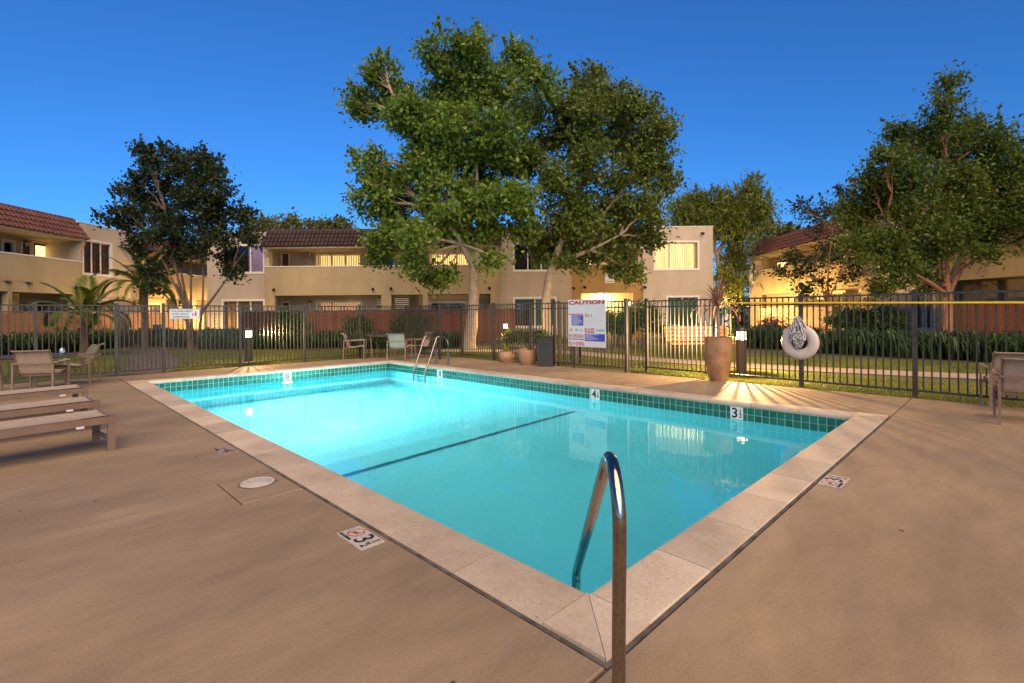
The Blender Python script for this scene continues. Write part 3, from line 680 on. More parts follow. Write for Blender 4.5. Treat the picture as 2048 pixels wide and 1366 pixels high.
b1 = G(1483, 748); bollard(b1, 'glowing bollard lamp beside the tall clay pot and bench', watt=1250)
b2 = G(498, 727); bollard(b2, 'glowing bollard lamp standing at the lawn edge behind the deep end fence', r=.09, watt=260)
b3 = A(1012, 665, 19.6); bollard((b3.x, b3.y), 'glowing bollard lamp by the sycamore trunk and low shrubs', watt=260)

# yellow rescue pole with hook, ring buoy and rope, signs
FD = Vector((dr.x, dr.y, 0)).normalized(); FN = Vector((-FD.y, FD.x, 0));  FN = FN if FN.y < 0 else -FN      # outward normal towards the pool
def on_right(px):
    k = (px - 1024) / F; return (k * r0[1] - r0[0]) / (dr.x - k * dr.y)
def rp(px, z, off=.05):
    t = on_right(px); q = Vector((r0[0] + dr.x * t, r0[1] + dr.y * t, z)); return q + FN * off
pole = thing('rescue_pole', 'long yellow rescue pole hung along the right hand fence', 'rescue pole', rp(1452, 0, 0))
o0 = Vector(pole.location); za = A(1452, 606, rp(1452, 0).y).z; zb = A(2040, 608, rp(2040, 0).y).z
MB().tube([rp(1452, za) - o0, rp(2120, zb + .01) - o0], .016, 10).build('pole', M['yellow'], pole, smooth=True)
hk = [rp(1452, za), rp(1436, za - .01), rp(1424, za - .06), rp(1414, za - .18), rp(1413, za - .3), rp(1420, za - .42), rp(1440, za - .5)]
MB().tube(smooth_path([p - o0 for p in hk], 5), .011, 8).build('hook', M['alu'], pole, smooth=True)
MB().tube([rp(1436, za + .02, .07) - o0, rp(1437, za - .14, .07) - o0], .008, 6).build('bracket', M['white'], pole)
bc = rp(1604, 0, .11); zc = A(1601, 684, bc.y).z; rb = thing('ring_buoy', 'white ring buoy hanging on the fence post under a coil of rope', 'ring buoy', (bc.x, bc.y, zc), math.atan2(FD.y, FD.x))
tor = MB(); nR, nr = 48, 14
for i in range(nR):
    a = 2 * math.pi * i / nR
    for k in range(nr):
        b = 2 * math.pi * k / nr; rr_ = .2 + .082 * math.cos(b); tor.v.append((rr_ * math.cos(a), .05 * math.sin(b), rr_ * math.sin(a)))
for i in range(nR):
    for k in range(nr): tor.f.append((i * nr + k, i * nr + (k + 1) % nr, ((i + 1) % nR) * nr + (k + 1) % nr, ((i + 1) % nR) * nr + k))
rb.scale = (1.08, 1.08, 1.08); tor.build('ring', M['buoy'], rb, smooth=True)
gr = MB(); gr.tube([(-.29 * math.cos(t) if False else .293 * math.cos(t), -.02, .293 * math.sin(t)) for t in np.linspace(math.pi * .55, math.pi * .82, 8)], .006, 6); gr.build('grab_line', M['white'], rb)
for s_, t in (('- -- --- -', -math.pi / 2 - .35), ('-- -', -.7)):
    me = text_mesh(s_, .04, M['alu'], 0, .0008)
    for v in me.vertices:
        x, y, z = v.co; a = t + x / .2; v.co = ((.2 - y) * math.cos(a), -.052 - z, (.2 - y) * math.sin(a))
    mkobj('lettering', me, rb)
M['rope'] = mat('white rope strand', (.6, .58, .58), .85, var=.08, scale=40); M['rope_dark'] = mat('dark rope fleck', (.035, .035, .07), .85)
def rope_loop(pts, ro, ph):
    mb = MB(); n = 6; mb.tube(smooth_path(pts, 3), .0125, n, cap=False); me = mb.mesh('rope_loop', M['rope'], True); me.materials.append(M['rope_dark'])
    me.polygons.foreach_set('material_index', [1 if ((f // n) + (f % n) * 2 + ph) % 6 < 2 else 0 for f in range(len(me.polygons))]); mkobj('rope_loop', me, ro)
ro = thing('rope_coil', 'coil of white twisted rope hung over the ring buoy', 'rope', (bc.x, bc.y, zc), math.atan2(FD.y, FD.x)); rnd = random.Random(3)
for k in range(15):
    wd = rnd.uniform(.05, .125); bt = rnd.uniform(-.1, .1); tp_ = .41 + rnd.uniform(-.03, .03); xo = rnd.uniform(-.03, .035); yo = -.06 - rnd.uniform(0, .07)
    pts = []
    for j in range(25):
        t = 2 * math.pi * j / 24; zz = (tp_ + bt) / 2 + (tp_ - bt) / 2 * math.cos(t); wdt = wd * (1 - .62 * max(0, (zz - bt) / (tp_ - bt)) ** 1.6)
        pts.append((xo + wdt * math.sin(t) * 1.05 + .008 * math.sin(3 * t + k), yo + .012 * math.sin(2 * t + k), zz))
    rope_loop(pts, ro, k)
for k in range(5):
    z = .08 + k * .022; pts = [((.11 + .01 * math.sin(k)) * math.cos(t), -.09 + .05 * math.sin(t), z + .05 * math.cos(t) * (-1) ** k + .02 * math.sin(2 * t)) for t in np.linspace(0, 2 * math.pi, 21)]
    rope_loop(pts, ro, k)
MB().tube([(0, .03, .5), (0, -.05, .47), (0, -.08, .43)], .008, 6).build('hook', M['steel'], ro)

def plate_sign(name, label, center, rz, w_, h_, m=None, r=.0):
    o = thing(name, label, 'sign', center, rz); MB().extrude([(-w_ / 2, -h_ / 2), (w_ / 2, -h_ / 2), (w_ / 2, h_ / 2), (-w_ / 2, h_ / 2)], 1, 0, .008).build('plate', m or M['white'], o); return o
def put_text(o, s, x, z, size, m, bold=0, xs=1, name='lettering'):
    me = text_mesh(s, size, m, bold, .0006, xs); mkobj(name, me, o, (x, -.0022, z), (math.pi / 2, 0, 0))
def bars(o, rects, m, name, y=-.0014):
    mb = MB()
    for x0, x1, z0, z1 in rects: mb.box(x0, x1, y, y + .001, z0, z1)
    tag(mb.build(name, m, o), kind='stuff' if len(rects) > 4 else None)
def put_fit(o, t, x0, x1, z0, z1, m, bold=0):
    me = text_mesh(t, 1, m, bold, .0006); c = np.array([v.co for v in me.vertices]); lo_, hi_ = c.min(0), c.max(0)
    for v in me.vertices: v.co = (x0 + (v.co.x - lo_[0]) / (hi_[0] - lo_[0]) * (x1 - x0), z0 + (v.co.y - lo_[1]) / (hi_[1] - lo_[1]) * (z1 - z0), v.co.z)
    mkobj('lettering', me, o, (0, -.0024, 0), (math.pi / 2, 0, 0))
mD = (Vector(mid[-1]) - Vector(mid[0])).normalized(); mN = Vector((-mD.y, mD.x)); mN = mN if mN.y < 0 else -mN
sa = A(1139, 600, 11.75); sA = lm(1139, 13.45); sB = lm(1214, 13.45); scx = ((sA[0] + sB[0]) / 2 + mN.x * .055, (sA[1] + sB[1]) / 2 + mN.y * .055)
sw = math.hypot(sB[0] - sA[0], sB[1] - sA[1]); zt = A(1176, 599, scx[1]).z; zb_ = A(1176, 694, scx[1]).z; shh = zt - zb_
cs = plate_sign('caution_sign', 'large white pool rules board headed CAUTION in red letters', (scx[0], scx[1], (zt + zb_) / 2), math.atan2(mD.y, mD.x), sw, shh)
def sx(f): return (f - .5) * sw
def sz(f): return (.5 - f) * shh
put_fit(cs, 'CAUTION', sx(.02), sx(.97), sz(.105), sz(.02), M['red'], .045)
rb_ = [(sx(.1), sx(.42), sz(.55), sz(.33)), (sx(.455), sx(.98), sz(.875), sz(.72)), (sx(.02), sx(.43), sz(.855), sz(.83))]
bars(cs, rb_, M['blue'], 'blue_panel')
bars(cs, [(sx(.12), sx(.12 + rnd.uniform(.14, .28)), sz(.352 + k * .018), sz(.345 + k * .018)) for k in range(11)] + [(sx(.47), sx(.47 + rnd.uniform(.15, .48)), sz(.74 + k * .022), sz(.732 + k * .022)) for k in range(6)], M['panel'], 'small_print', -.0026)
bars(cs, [(sx(.02), sx(.42), sz(.318), sz(.3))], M['red'], 'red_line')
bars(cs, [(sx(.46 + .06 * k), sx(.46 + .06 * k + rnd.uniform(.02, .05)), sz(z + .006), sz(z)) for z in (.36, .43, .46, .53) for k in range(8) if rnd.random() < .8], M['alu'], 'handwriting')
bars(cs, [(sx(.05), sx(.95), sz(.16 + .03 * k + .004), sz(.16 + .03 * k)) for k in range(4)], M['panel'], 'faded_print')
put_fit(cs, 'RULES', sx(.46), sx(.71), sz(.705), sz(.6), M['red'], .02); put_fit(cs, '911', sx(.47), sx(.64), sz(.38), sz(.3), M['red'], .01)
put_fit(cs, 'NO LIFEGUARD', sx(.02), sx(.42), sz(.81), sz(.735), M['red'], .015); put_fit(cs, 'NO', sx(.02), sx(.11), sz(.98), sz(.895), M['red'], .02); put_fit(cs, 'DIVING', sx(.22), sx(.44), sz(.98), sz(.895), M['red'], .02)
put_fit(cs, 'ON DUTY', sx(.05), sx(.4), sz(.853), sz(.832), M['panel'], .01)
mbr = MB()
for cx_, cz_, r_ in ((sx(.165), sz(.935), .03 * shh), (sx(.08), sz(.645), .035 * shh)):
    for k in range(20):
        a, b = 2 * math.pi * k / 20, 2 * math.pi * (k + 1) / 20; mbr.quad(*[(cx_ + q * math.cos(t), -.0016, cz_ + q * math.sin(t)) for q, t in ((r_, a), (r_ * .8, a), (r_ * .8, b), (r_, b))])
    mbr.quad(*[(cx_ + e * r_ * .62 - f * .006, -.0016, cz_ + e * r_ * .62 + f * .006) for e, f in ((-1, -1), (1, -1), (1, 1), (-1, 1))])
mbr.build('prohibition_ring', M['red'], cs)
bars(cs, [(sx(.2), sx(.26), sz(.67), sz(.62)), (sx(.34), sx(.37), sz(.68), sz(.62)), (sx(.76), sx(.97), sz(.66), sz(.63))], M['alu'], 'pictogram')
g1 = Vector(PL[327]) + Vector((.7071, .7071)) * .42 + Vector((.7071, -.7071)) * .035; zs = A(350, 628, g1.y).z
ks = plate_sign('children_sign', 'small white notice that children must have adult supervision, by the gate', (g1.x, g1.y, zs), math.atan2(.7071, .7071), .62, .24)
for k, s_ in enumerate(('CHILDREN MUST', 'HAVE ADULT', 'SUPERVISION')): put_text(ks, s_, (-.06, -.09, -.08)[k], .062 - k * .066, .062, M['ink'], .001, .95)
bars(ks, [(.2, .24, -.05, .03), (.207, .233, .035, .06), (.15, .175, -.05, .0), (.153, .172, .004, .02)], M['red'], 'figures')
bars(ks, [(-.3, .3, .108, .113), (-.3, .3, -.113, -.108), (-.302, -.297, -.113, .113), (.297, .302, -.113, .113)], M['ink'], 'border')
dq = A(1452, 640, 17.5); ds = thing('waste_station', 'white dog waste notice with a green box on a slim post among the plants', 'sign', (dq.x, dq.y, 0))
MB().box(-.03, .03, 0, .05, -.03, 1.5).build('post', M['lamp_black'], ds); MB().box(-.13, .13, -.012, 0, .75, 1.2).build('plate', M['white'], ds); MB().bbox(-.14, .14, -.1, 0, 1.22, 1.5, .01).build('bag_box', M['greenbox'], ds)
MB().box(-.07, .06, -.014, -.0122, .95, 1.02).box(-.07, -.045, -.014, -.0122, .88, .95).box(.035, .06, -.014, -.0122, .88, .95).box(.05, .09, -.014, -.0122, 1.0, 1.07).box(-.12, .12, -.014, -.0122, .77, .83).build('dog_figure', M['ink'], ds)

# ---------------------------------------------------------------- buildings: local x along the facade, -y outward
ZT, ZE, ZP, ZS = 5.85, 4.93, 3.87, 2.36
def wall_open(mb, x0, x1, z0, z1, y, ops, depth=.16):
    xs = sorted({x0, x1, *[v for o in ops for v in o[:2] if x0 < v < x1]}); zs = sorted({z0, z1, *[v for o in ops for v in o[2:4] if z0 < v < z1]})
    for i in range(len(xs) - 1):
        for j in range(len(zs) - 1):
            cx, cz = (xs[i] + xs[i + 1]) / 2, (zs[j] + zs[j + 1]) / 2
            if any(o[0] < cx < o[1] and o[2] < cz < o[3] for o in ops): continue
            mb.quad((xs[i], y, zs[j]), (xs[i + 1], y, zs[j]), (xs[i + 1], y, zs[j + 1]), (xs[i], y, zs[j + 1]))
    for a, b, c, d_ in [o[:4] for o in ops]:
        mb.quad((a, y, c), (a, y, d_), (a, y + depth, d_), (a, y + depth, c)); mb.quad((b, y, c), (b, y + depth, c), (b, y + depth, d_), (b, y, d_))
        mb.quad((a, y, d_), (b, y, d_), (b, y + depth, d_), (a, y + depth, d_)); mb.quad((a, y, c), (a, y + depth, c), (b, y + depth, c), (b, y, c))
def window(bd, x0, x1, z0, z1, y, style, panes=2, brd=.09):
    mb = MB(); f0, f1 = y - .025, y + .11
    mb.box(x0 - brd, x1 + brd, f0, f1 - .0, z1 - .002, z1 + brd).box(x0 - brd, x1 + brd, f0, f1, z0 - brd, z0 + .002).box(x0 - brd, x0 + .002, f0, f1, z0 + .002, z1 - .002).box(x1 - .002, x1 + brd, f0, f1, z0 + .002, z1 - .002)
    w_ = mb.build('window', M['trim'], bd); sash = MB(); n = panes; L = (x1 - x0) / n
    for k in range(1, n): sash.box(x0 + k * L - .03, x0 + k * L + .03, y + .06, y + .1, z0 + .03, z1 - .03)
    sash.box(x0 + .002, x1 - .002, y + .06, y + .1, z1 - .032, z1 - .002).box(x0 + .002, x1 - .002, y + .06, y + .1, z0 + .002, z0 + .032)
    sash.build('sash', M['trim'] if style != 'lit' else M['panel'], w_)
    for k in range(n): MB().quad((x0 + k * L, y + .085, z0), (x0 + (k + 1) * L, y + .085, z0), (x0 + (k + 1) * L, y + .085, z1), (x0 + k * L, y + .085, z1)).build('pane', M['glass'], w_)
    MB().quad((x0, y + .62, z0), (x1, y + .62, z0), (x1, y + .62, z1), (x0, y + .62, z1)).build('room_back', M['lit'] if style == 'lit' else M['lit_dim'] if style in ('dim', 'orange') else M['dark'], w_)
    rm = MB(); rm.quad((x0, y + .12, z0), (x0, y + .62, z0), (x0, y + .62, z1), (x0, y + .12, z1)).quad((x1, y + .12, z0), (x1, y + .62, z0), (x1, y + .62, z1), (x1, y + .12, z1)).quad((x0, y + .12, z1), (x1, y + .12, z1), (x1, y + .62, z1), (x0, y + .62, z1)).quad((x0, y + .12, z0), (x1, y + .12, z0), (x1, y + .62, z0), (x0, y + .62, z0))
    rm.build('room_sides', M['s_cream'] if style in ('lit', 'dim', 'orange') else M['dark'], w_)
    if style in ('lit', 'dim', 'blinds'):
        bl = MB(); x = x0 + .03
        while x < x1 - .05:
            tw = .02 + .015 * random.random(); bl.quad((x, y + .15, z0 + .03), (x + .062, y + .15 + tw, z0 + .03), (x + .062, y + .15 + tw, z1 - .03), (x, y + .15, z1 - .03)); x += .098
        bl.build('vertical_blinds', M['blind'], w_)
    def drape(a, b, m, yy=.2, amp=.03):
        dm = MB(); n_ = 26
        for k in range(n_):
            p, q = a + (b - a) * k / n_, a + (b - a) * (k + 1) / n_; dm.quad((p, y + yy + amp * math.sin(k * 1.3), z0 + .02), (q, y + yy + amp * math.sin((k + 1) * 1.3), z0 + .02), (q, y + yy + amp * math.sin((k + 1) * 1.3), z1 - .02), (p, y + yy + amp * math.sin(k * 1.3), z1 - .02))
        dm.build('curtain', m, w_)
    if style == 'pink': drape(x0 + (x1 - x0) * .6, x1, M['pink'], .14, .008); MB().add([(x1 - .3, y + .125, z1), (x1, y + .125, z1), (x1, y + .125, z1 - .6)], [(0, 1, 2)]).build('curtain', M['curtain'], w_)
    if style == 'green': drape(x0, x1, M['green'])
    if style == 'orange': drape(x0, x1, M['orange'])
    if style == 'darkgreen': drape(x0 + (x1 - x0) * .4, x1, M['green'], .25)
    return w_
def door(bd, x0, x1, z0, z1, y, m='door', lit=False):
    mb = MB(); mb.box(x0 - .08, x0, y - .02, y + .1, z0, z1 + .08).box(x1, x1 + .08, y - .02, y + .1, z0, z1 + .08).box(x0, x1, y - .02, y + .1, z1, z1 + .08)
    d_ = mb.build('door', M['trim'], bd); MB().box(x0, x1, y + .02, y + .07, z0, z1).build('door_leaf', M[m], d_)
    if lit: MB().box(x0 + .12, x1 - .08, y + .012, y + .019, z0 + .5, z1 - .1).build('lit_pane', M['lit'], d_)
    MB().box(x1 - .12, x1 - .07, y - .03, y + .018, z0 + 1, z0 + 1.04).build('handle', M['steel'], d_)
def wall_lamp(bd, x, y, z, lit=False):
    l_ = MB().box(x - .05, x + .05, y - .03, y, z - .12, z + .12).add([(x - .1, y - .2, z + .06), (x + .1, y - .2, z + .06), (x + .1, y - .02, z + .06), (x - .1, y - .02, z + .06), (x, y - .1, z + .16)], [(3, 2, 1, 0), (0, 1, 4), (1, 2, 4), (2, 3, 4), (3, 0, 4)]).build('wall_lamp', M['lamp_black'], bd)
    MB().lathe([(.05, -.12), (.07, .05), (.03, .06)], 8, (x, y - .1, z)).build('glass', M['wlens'] if lit else M['panel'], l_)
def flood(bd, x, y, z):
    MB().tube([(x, y, z), (x, y - .08, z - .01)], .035, 8).tube([(x, y - .06, z), (x + .04, y - .2, z - .07)], [.05, .075], 10).build('flood_lamp', M['lamp_black'], bd)
def vent(bd, x0, x1, z0, z1, y):
    v_ = MB().box(x0, x1, y - .01, y - .004, z0, z1).build('vent', M['dark'], bd)
    n = int((z1 - z0) / .1)
    for k in range(n): MB().box(x0, x1, y - .05, y - .011, z0 + .02 + k * .1, z0 + .065 + k * .1).build('louvre', M['s_cream'], v_)
def flat(bd, x0, x1, zt, wins, m='s_grey', y=0.0):
    mb = MB(); wall_open(mb, x0, x1, -.05, zt, y, [w_[:4] for w_ in wins])
    mb.quad((x0, y, -.05), (x0, y, zt), (x0, 6, zt), (x0, 6, -.05)); mb.quad((x1, y, -.05), (x1, 6, -.05), (x1, 6, zt), (x1, y, zt)); mb.box(x0, x1, y + .003, y + .2, zt - .25, zt - .001); mb.quad((x0, y, zt), (x1, y, zt), (x1, y + .25, zt), (x0, y + .25, zt))
    mb.build('wall', M[m], bd)
    MB().box(x0 - .012, x1 + .012, y - .015, y + .27, zt + .001, zt + .035).build('parapet_cap', M['trim'], bd)
    for w_ in wins: window(bd, *w_[:4], y, w_[4], w_[5] if len(w_) > 5 else 2)
def roof_tiles(bd, x0, x1, m):
    # mansard slope from eave (y=-.38, z=ZE) to top (y=.3, z=ZT): rows of barrel tiles
    rf = MB(); y0, y1 = -.4, .3
    rf.add([(x0, y0 + .03, ZE), (x1, y0 + .03, ZE), (x1, y1 + .03, ZT), (x0, y1 + .03, ZT), (x1, y1 + .4, ZT), (x0, y1 + .4, ZT), (x0, .02, ZE), (x1, .02, ZE)], [(0, 1, 2, 3), (3, 2, 4, 5), (0, 6, 7, 1), (0, 3, 6), (1, 7, 2)])
    rf.build('roof', M[m], bd); R_ = bd.children[-1]; rows = 4; pw = .205; n = int((x1 - x0) / pw)
    for r_ in range(rows):
        mb = MB(); ya, za = y0 + (y1 - y0) * r_ / rows, ZE + (ZT - ZE) * r_ / rows; yb, zb2 = y0 + (y1 - y0) * (r_ + 1.12) / rows, ZE + (ZT - ZE) * (r_ + 1.12) / rows
        nx, nz = -(ZT - ZE), (y1 - y0); l = math.hypot(nx, nz); nx, nz = nx / l, nz / l
        for k in range(n):
            xc = x0 + (k + .5) * (x1 - x0) / n; jit = random.uniform(-.012, .012)
            P1, P2 = [], []
            for t in np.linspace(-math.pi / 2, math.pi / 2, 6):
                dx, up = pw * .46 * math.sin(t), .075 * math.cos(t)
                P1.append((xc + dx, ya + nx * (up + .035) + jit * .5, za + nz * (up + .035) - .02 + jit)); P2.append((xc + dx * .92, yb + nx * up * .7, zb2 + nz * up * .7))
            b0 = len(mb.v); mb.v += P1 + P2; mb.f += [(b0 + i, b0 + i + 1, b0 + 7 + i, b0 + 6 + i) for i in range(5)]; mb.f.append(tuple(b0 + i for i in range(5, -1, -1)))
        tag(mb.build('tile_course', M[m], R_), kind='stuff')
    rg = MB(); 
    for k in range(int((x1 - x0) / .4)):
        xx = x0 + k * .4; rg.tube([(xx, y1 + .06, ZT + .0), (xx + .42, y1 + .06, ZT + .012)], [.1, .085], 8)
    tag(rg.build('ridge_tiles', M[m], R_, smooth=True), kind='stuff')
def balcony(bd, x0, x1, uppers, lowers, m='s_tan', roof='roof', cols=(), dep=1.6, back='s_cream', y=-.14, openend=True):
    pr = MB(); wall_open(pr, x0, x1, ZS, ZP, y, [])
    pr.quad((x0, y, ZP), (x1, y, ZP), (x1, y + .2, ZP), (x0, y + .2, ZP)); pr.quad((x0, y + .2, ZS), (x0, y + .2, ZP), (x1, y + .2, ZP), (x1, y + .2, ZS)); pr.quad((x0, y, ZS), (x0, y + .2, ZS), (x1, y + .2, ZS), (x1, y, ZS))
    for x in (x0, x1): pr.quad((x, y, ZS), (x, .25, ZS), (x, .25, ZP), (x, y, ZP))
    pr.build('balcony_wall', M[m], bd); MB().box(x0, x1, y - .02, y + .23, ZP + .002, ZP + .05).build('balcony_cap', M['trim'], bd)
    MB().box(x0, x1, y + .205, dep, ZS + .01, ZS + .26).build('balcony_floor', M['s_cream'], bd)
    bw = MB(); ops = [o[:4] for o in uppers + lowers]; wall_open(bw, x0, x1, -.05, ZT - .1, dep, ops); bw.build('back_wall', M[back], bd)
    for xa, xb in ((x0, x0 + .5), (x1 - .5, x1), *cols):
        MB().box(xa, xb, y + .004, y + .26, -.05, ZS - .002).build('pillar', M[m], bd)
    fin = [(y + .03, ZP + .06), (y + .45, ZP + .06), (y + .45, ZE + .15), (-.3, ZE - .03), (-.3, ZE - .25), (y + .03, ZE - .55)]
    for xa in (x0 + .03, x1 - .2): MB().extrude(fin, 0, xa, xa + .17).build('fin_wall', M[back], bd)
    MB().box(x0, x1, -.33, dep, ZE - .1, ZE - .004).build('eave_soffit', M['s_cream'], bd)
    roof_tiles(bd, x0 - .12, x1 + .12, roof)
    for o in uppers + lowers:
        if o[4] == 'door': door(bd, o[0], o[1], o[2], o[3], dep)
        elif o[4] == 'litdoor': door(bd, o[0], o[1], o[2], o[3], dep, lit=True)
        else: window(bd, *o[:4], dep, o[4], o[5] if len(o) > 5 else 2)
def core(bd, x0, x1, y0=1.95, y1=9):
    MB().quad((x0, y1, -.05), (x0, y1, ZT - .25), (x1, y1, ZT - .25), (x1, y1, -.05)).quad((x0, .22, ZT - .25), (x1, .22, ZT - .25), (x1, y1, ZT - .25), (x0, y1, ZT - .25)).quad((x0, 6, -.05), (x0, y1, -.05), (x0, y1, ZT - .25), (x0, 6, ZT - .25)).quad((x1, 6, -.05), (x1, y1, -.05), (x1, y1, ZT - .25), (x1, 6, ZT - .25)).build('roof_deck', M['roofflat'], bd)

YB = 26.5
def bx_(px): return (px - 1024) / F * YB
def bz(py, px): return A(px, py, YB).z
cb = thing('apartment_block', 'two storey grey and tan apartment block with brown tiled mansard behind the sycamores', 'building', (0, YB, 0))
U = (3.62, 5.02); LW = (.62, 2.1)
flat(cb, bx_(415), bx_(533), 5.72, [(bx_(449), bx_(527), *U, 'pink', 3), (bx_(447), bx_(527), *LW, 'orange', 3)])
def bb(px): return (px - 1024) / F * (YB + 1.6)
balcony(cb, bx_(533), bx_(1000), [(bb(566), bb(578), 2.65, 4.78, 'door'), (bb(634), bb(720), 2.65, 4.72, 'lit', 3), (bb(742), bb(788), 3.5, 4.6, 'darkgreen', 2), (bb(862), bb(940), 2.65, 4.72, 'lit', 3)],
        [(bb(566), bb(578), 0, 2.02, 'door'), (bb(634), bb(722), .05, 2.05, 'dim', 3), (bb(862), bb(930), .05, 1.95, 'dark', 2)], cols=((bx_(764), bx_(784)), (bx_(858) - .3, bx_(858))))
wall_lamp(cb, bb(622), 1.6, 4.75); wall_lamp(cb, bb(621), 1.6, 1.98); wall_lamp(cb, bb(955), 1.6, 1.9)
for px, py in ((552, 578), (748, 577), (784, 576), (979, 575)): flood(cb, bx_(px), -.14, bz(py, px))
for a, b in ((790, 818), (752, 764)): vent(cb, bx_(a), bx_(b), 1.6, 2.25, -.0 if a == 790 else .3)
flat(cb, bx_(1000) + .002, bx_(1144), ZT, [(bx_(1030), bx_(1110), *U, 'darkgreen', 3), (bx_(1030), bx_(1110), *LW, 'darkgreen', 2)], y=.05)
balcony(cb, bx_(1144) + .002, bx_(1286), [(bb(1168), bb(1186), 2.65, 4.7, 'litdoor'), (bb(1200), bb(1265), 3.3, 4.6, 'dim', 2)], [(bb(1170), bb(1195), 0, 2.02, 'door')], m='s_brown', y=.1)
flat(cb, bx_(1286) + .002, bx_(1427), ZT, [(bx_(1311), bx_(1396), *U, 'lit', 3), (bx_(1336), bx_(1396), *LW, 'green', 2)])
for px, py in ((1404, 466), (1168, 573), (1288, 573), (1146, 575)): flood(cb, bx_(px), 0, bz(py, px))
vent(cb, bx_(1296), bx_(1306), 4.55, 4.95, 0)
core(cb, bx_(415), bx_(1427))
# lobby ceiling lamp in the stair recess
lz = thing('lobby_lamp', 'glowing ceiling lamp in the open ground floor lobby of the ochre stair bay', 'lamp', ((bx_(1144) + bx_(1286)) / 2, YB + .9, ZS))
MB().lathe([(.002, -.14), (.12, -.1), (.15, -.03), (.15, .0)], 20).build('globe', M['wlens'], lz, smooth=True)
MB().lathe([(.17, -.005), (.17, .006)], 20).build('mount', M['trim'], lz)
ll = bpy.data.lights.new('lobby_light', 'POINT'); ll.energy = 130; ll.color = (1, .68, .27); ll.shadow_soft_size = .15; mkobj('lobby_light', ll, lz, (0, 0, -.35))
n9 = thing('block_number_sign', 'white number plate with a 9 on the ochre balcony front', 'sign', (bx_(1220), YB + .1 - .022, bz(557, 1220)))
MB().box(-.24, .24, 0, .02, -.24, .24).build('plate', M['white'], n9); put_text(n9, '9', 0, .06, .3, M['ink'], .006); bars(n9, [(-.16, -.02, -.17, -.13), (.02, .15, -.17, -.13)], M['ink'], 'small_marks', -.003)

XL = -20.2
lb = thing('apartment_block', 'cream apartment block with red brown mansard balconies along the left hand lawn', 'building', (XL, 0, 0), math.pi / 2)
def ly(px, dep=0): return (XL - dep) * F / (px - 1024)         # depth along the left facade seen at a pixel column
balcony(lb, 11.5, ly(160), [(ly(8, 1.6), ly(27, 1.6), 3.5, 4.6, 'dark', 1), (ly(68, 1.6) , ly(98, 1.6), 2.65, 4.72, 'litdoor'), (ly(46, 1.6), ly(60, 1.6), 2.65, 4.6, 'door')], [(ly(66, 1.6), ly(95, 1.6), .05, 2.02, 'dark', 1)], m='s_tan', roof='roof_red', cols=((ly(10), ly(18)),))
wall_lamp(lb, ly(50, 1.6), 1.6, 4.62)
for px in (4, 46): flood(lb, ly(px), -.14, 2.75)
flat(lb, ly(160) + .002, ly(268), ZT - .1, [(ly(168), ly(222), 3.4, 4.95, 'orange', 3), (ly(180), ly(230), .6, 2.1, 'dim', 2)], m='s_cream')
balcony(lb, ly(268) + .002, ly(268) + 9.5, [(ly(268) + 2, ly(268) + 4.2, 2.65, 4.7, 'dim', 2)], [(ly(268) + 2, ly(268) + 4.2, .05, 2.05, 'dim', 2)], m='s_tan', roof='roof_red', cols=((ly(268) + 4.6, ly(268) + 5.1),))
core(lb, 11.5, ly(268) + 9.5)

XR, YR = 16.0, 33.6
rb2 = thing('apartment_block', 'yellow lit apartment block with red tiled mansard along the right hand lawn', 'building', (XR, YR, 0), -math.pi / 2)
def ry(px, dep=0): return YR - (XR + dep) * F / (px - 1024)
flat(rb2, 0, 1.0, ZT - .25, [(.35, .85, 3.3, 4.6, 'dark', 1)], m='s_cream')
balcony(rb2, 1.002, ry(1748), [(ry(1553, 1.), ry(1574, 1.), 2.65, 4.5, 'litdoor'), (ry(1640, 1.), ry(1690, 1.), 2.65, 4.6, 'dim', 2)], [(ry(1680, 1.), ry(1725, 1.), .3, 2.05, 'lit', 2)], m='s_tan', roof='roof_red', cols=((ry(1640), ry(1655)),), dep=1.0)
flat(rb2, ry(1748) + .002, ry(1880), ZT - .1, [(ry(1830), ry(1868), .6, 2.1, 'blinds', 2), (ry(1800), ry(1850), *U, 'dark', 2)])
balcony(rb2, ry(1880) + .002, ry(1880) + 10, [(ry(1880) + 2, ry(1880) + 4.2, 2.65, 4.7, 'dark', 2)], [(ry(1880) + 2, ry(1880) + 4.2, .05, 2.05, 'dark', 2)], m='s_tan', roof='roof_red', cols=((ry(1880) + 4.6, ry(1880) + 5.1),))
flood(rb2, ry(1500), 0, 5.2); core(rb2, 0, ry(1880) + 10)

# ---------------------------------------------------------------- wooden patio fences
def plank_fence(label, p, q, h, m, pw=.14):
    p, q = Vector((*p, 0)), Vector((*q, 0)); L = (q - p).length; n = int(L / (pw + .006)); dd = q - p
    o = thing('plank_fence', label, 'fence', p, math.atan2(dd.y, dd.x)); mes = [MB().box(0, pw, -.011, .011, -.03, h + dz).mesh('plank', m) for dz in (0, .012, -.01)]
    for k in range(n): mkobj('plank', random.choice(mes), o, (k * L / n, random.uniform(-.004, .004), 0))
    for z in (.25, h - .25): MB().box(0, L, .015, .06, z, z + .09).build('backing_rail', m, o)
    return o
plank_fence('plank fence coloured dark for shade beside the ground floor window of the grey bay', (A(478, 640, 24.2).x, 24.2), (A(612, 640, 24.2).x, 24.2), 1.56, M['wood_shaded'])
plank_fence('red brown plank fence in front of the tan balcony bay', (A(614, 640, 24.2).x, 24.2), (A(1030, 640, 24.2).x, 24.2), 1.54, M['wood'])
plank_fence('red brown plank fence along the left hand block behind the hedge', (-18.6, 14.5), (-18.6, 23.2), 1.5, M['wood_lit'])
plank_fence('plank fence coloured pale tan for lamplight, seen through the mesh gate', (-18.6, 24.2), (-18.6, 30), 1.5, M['wood_lit'])
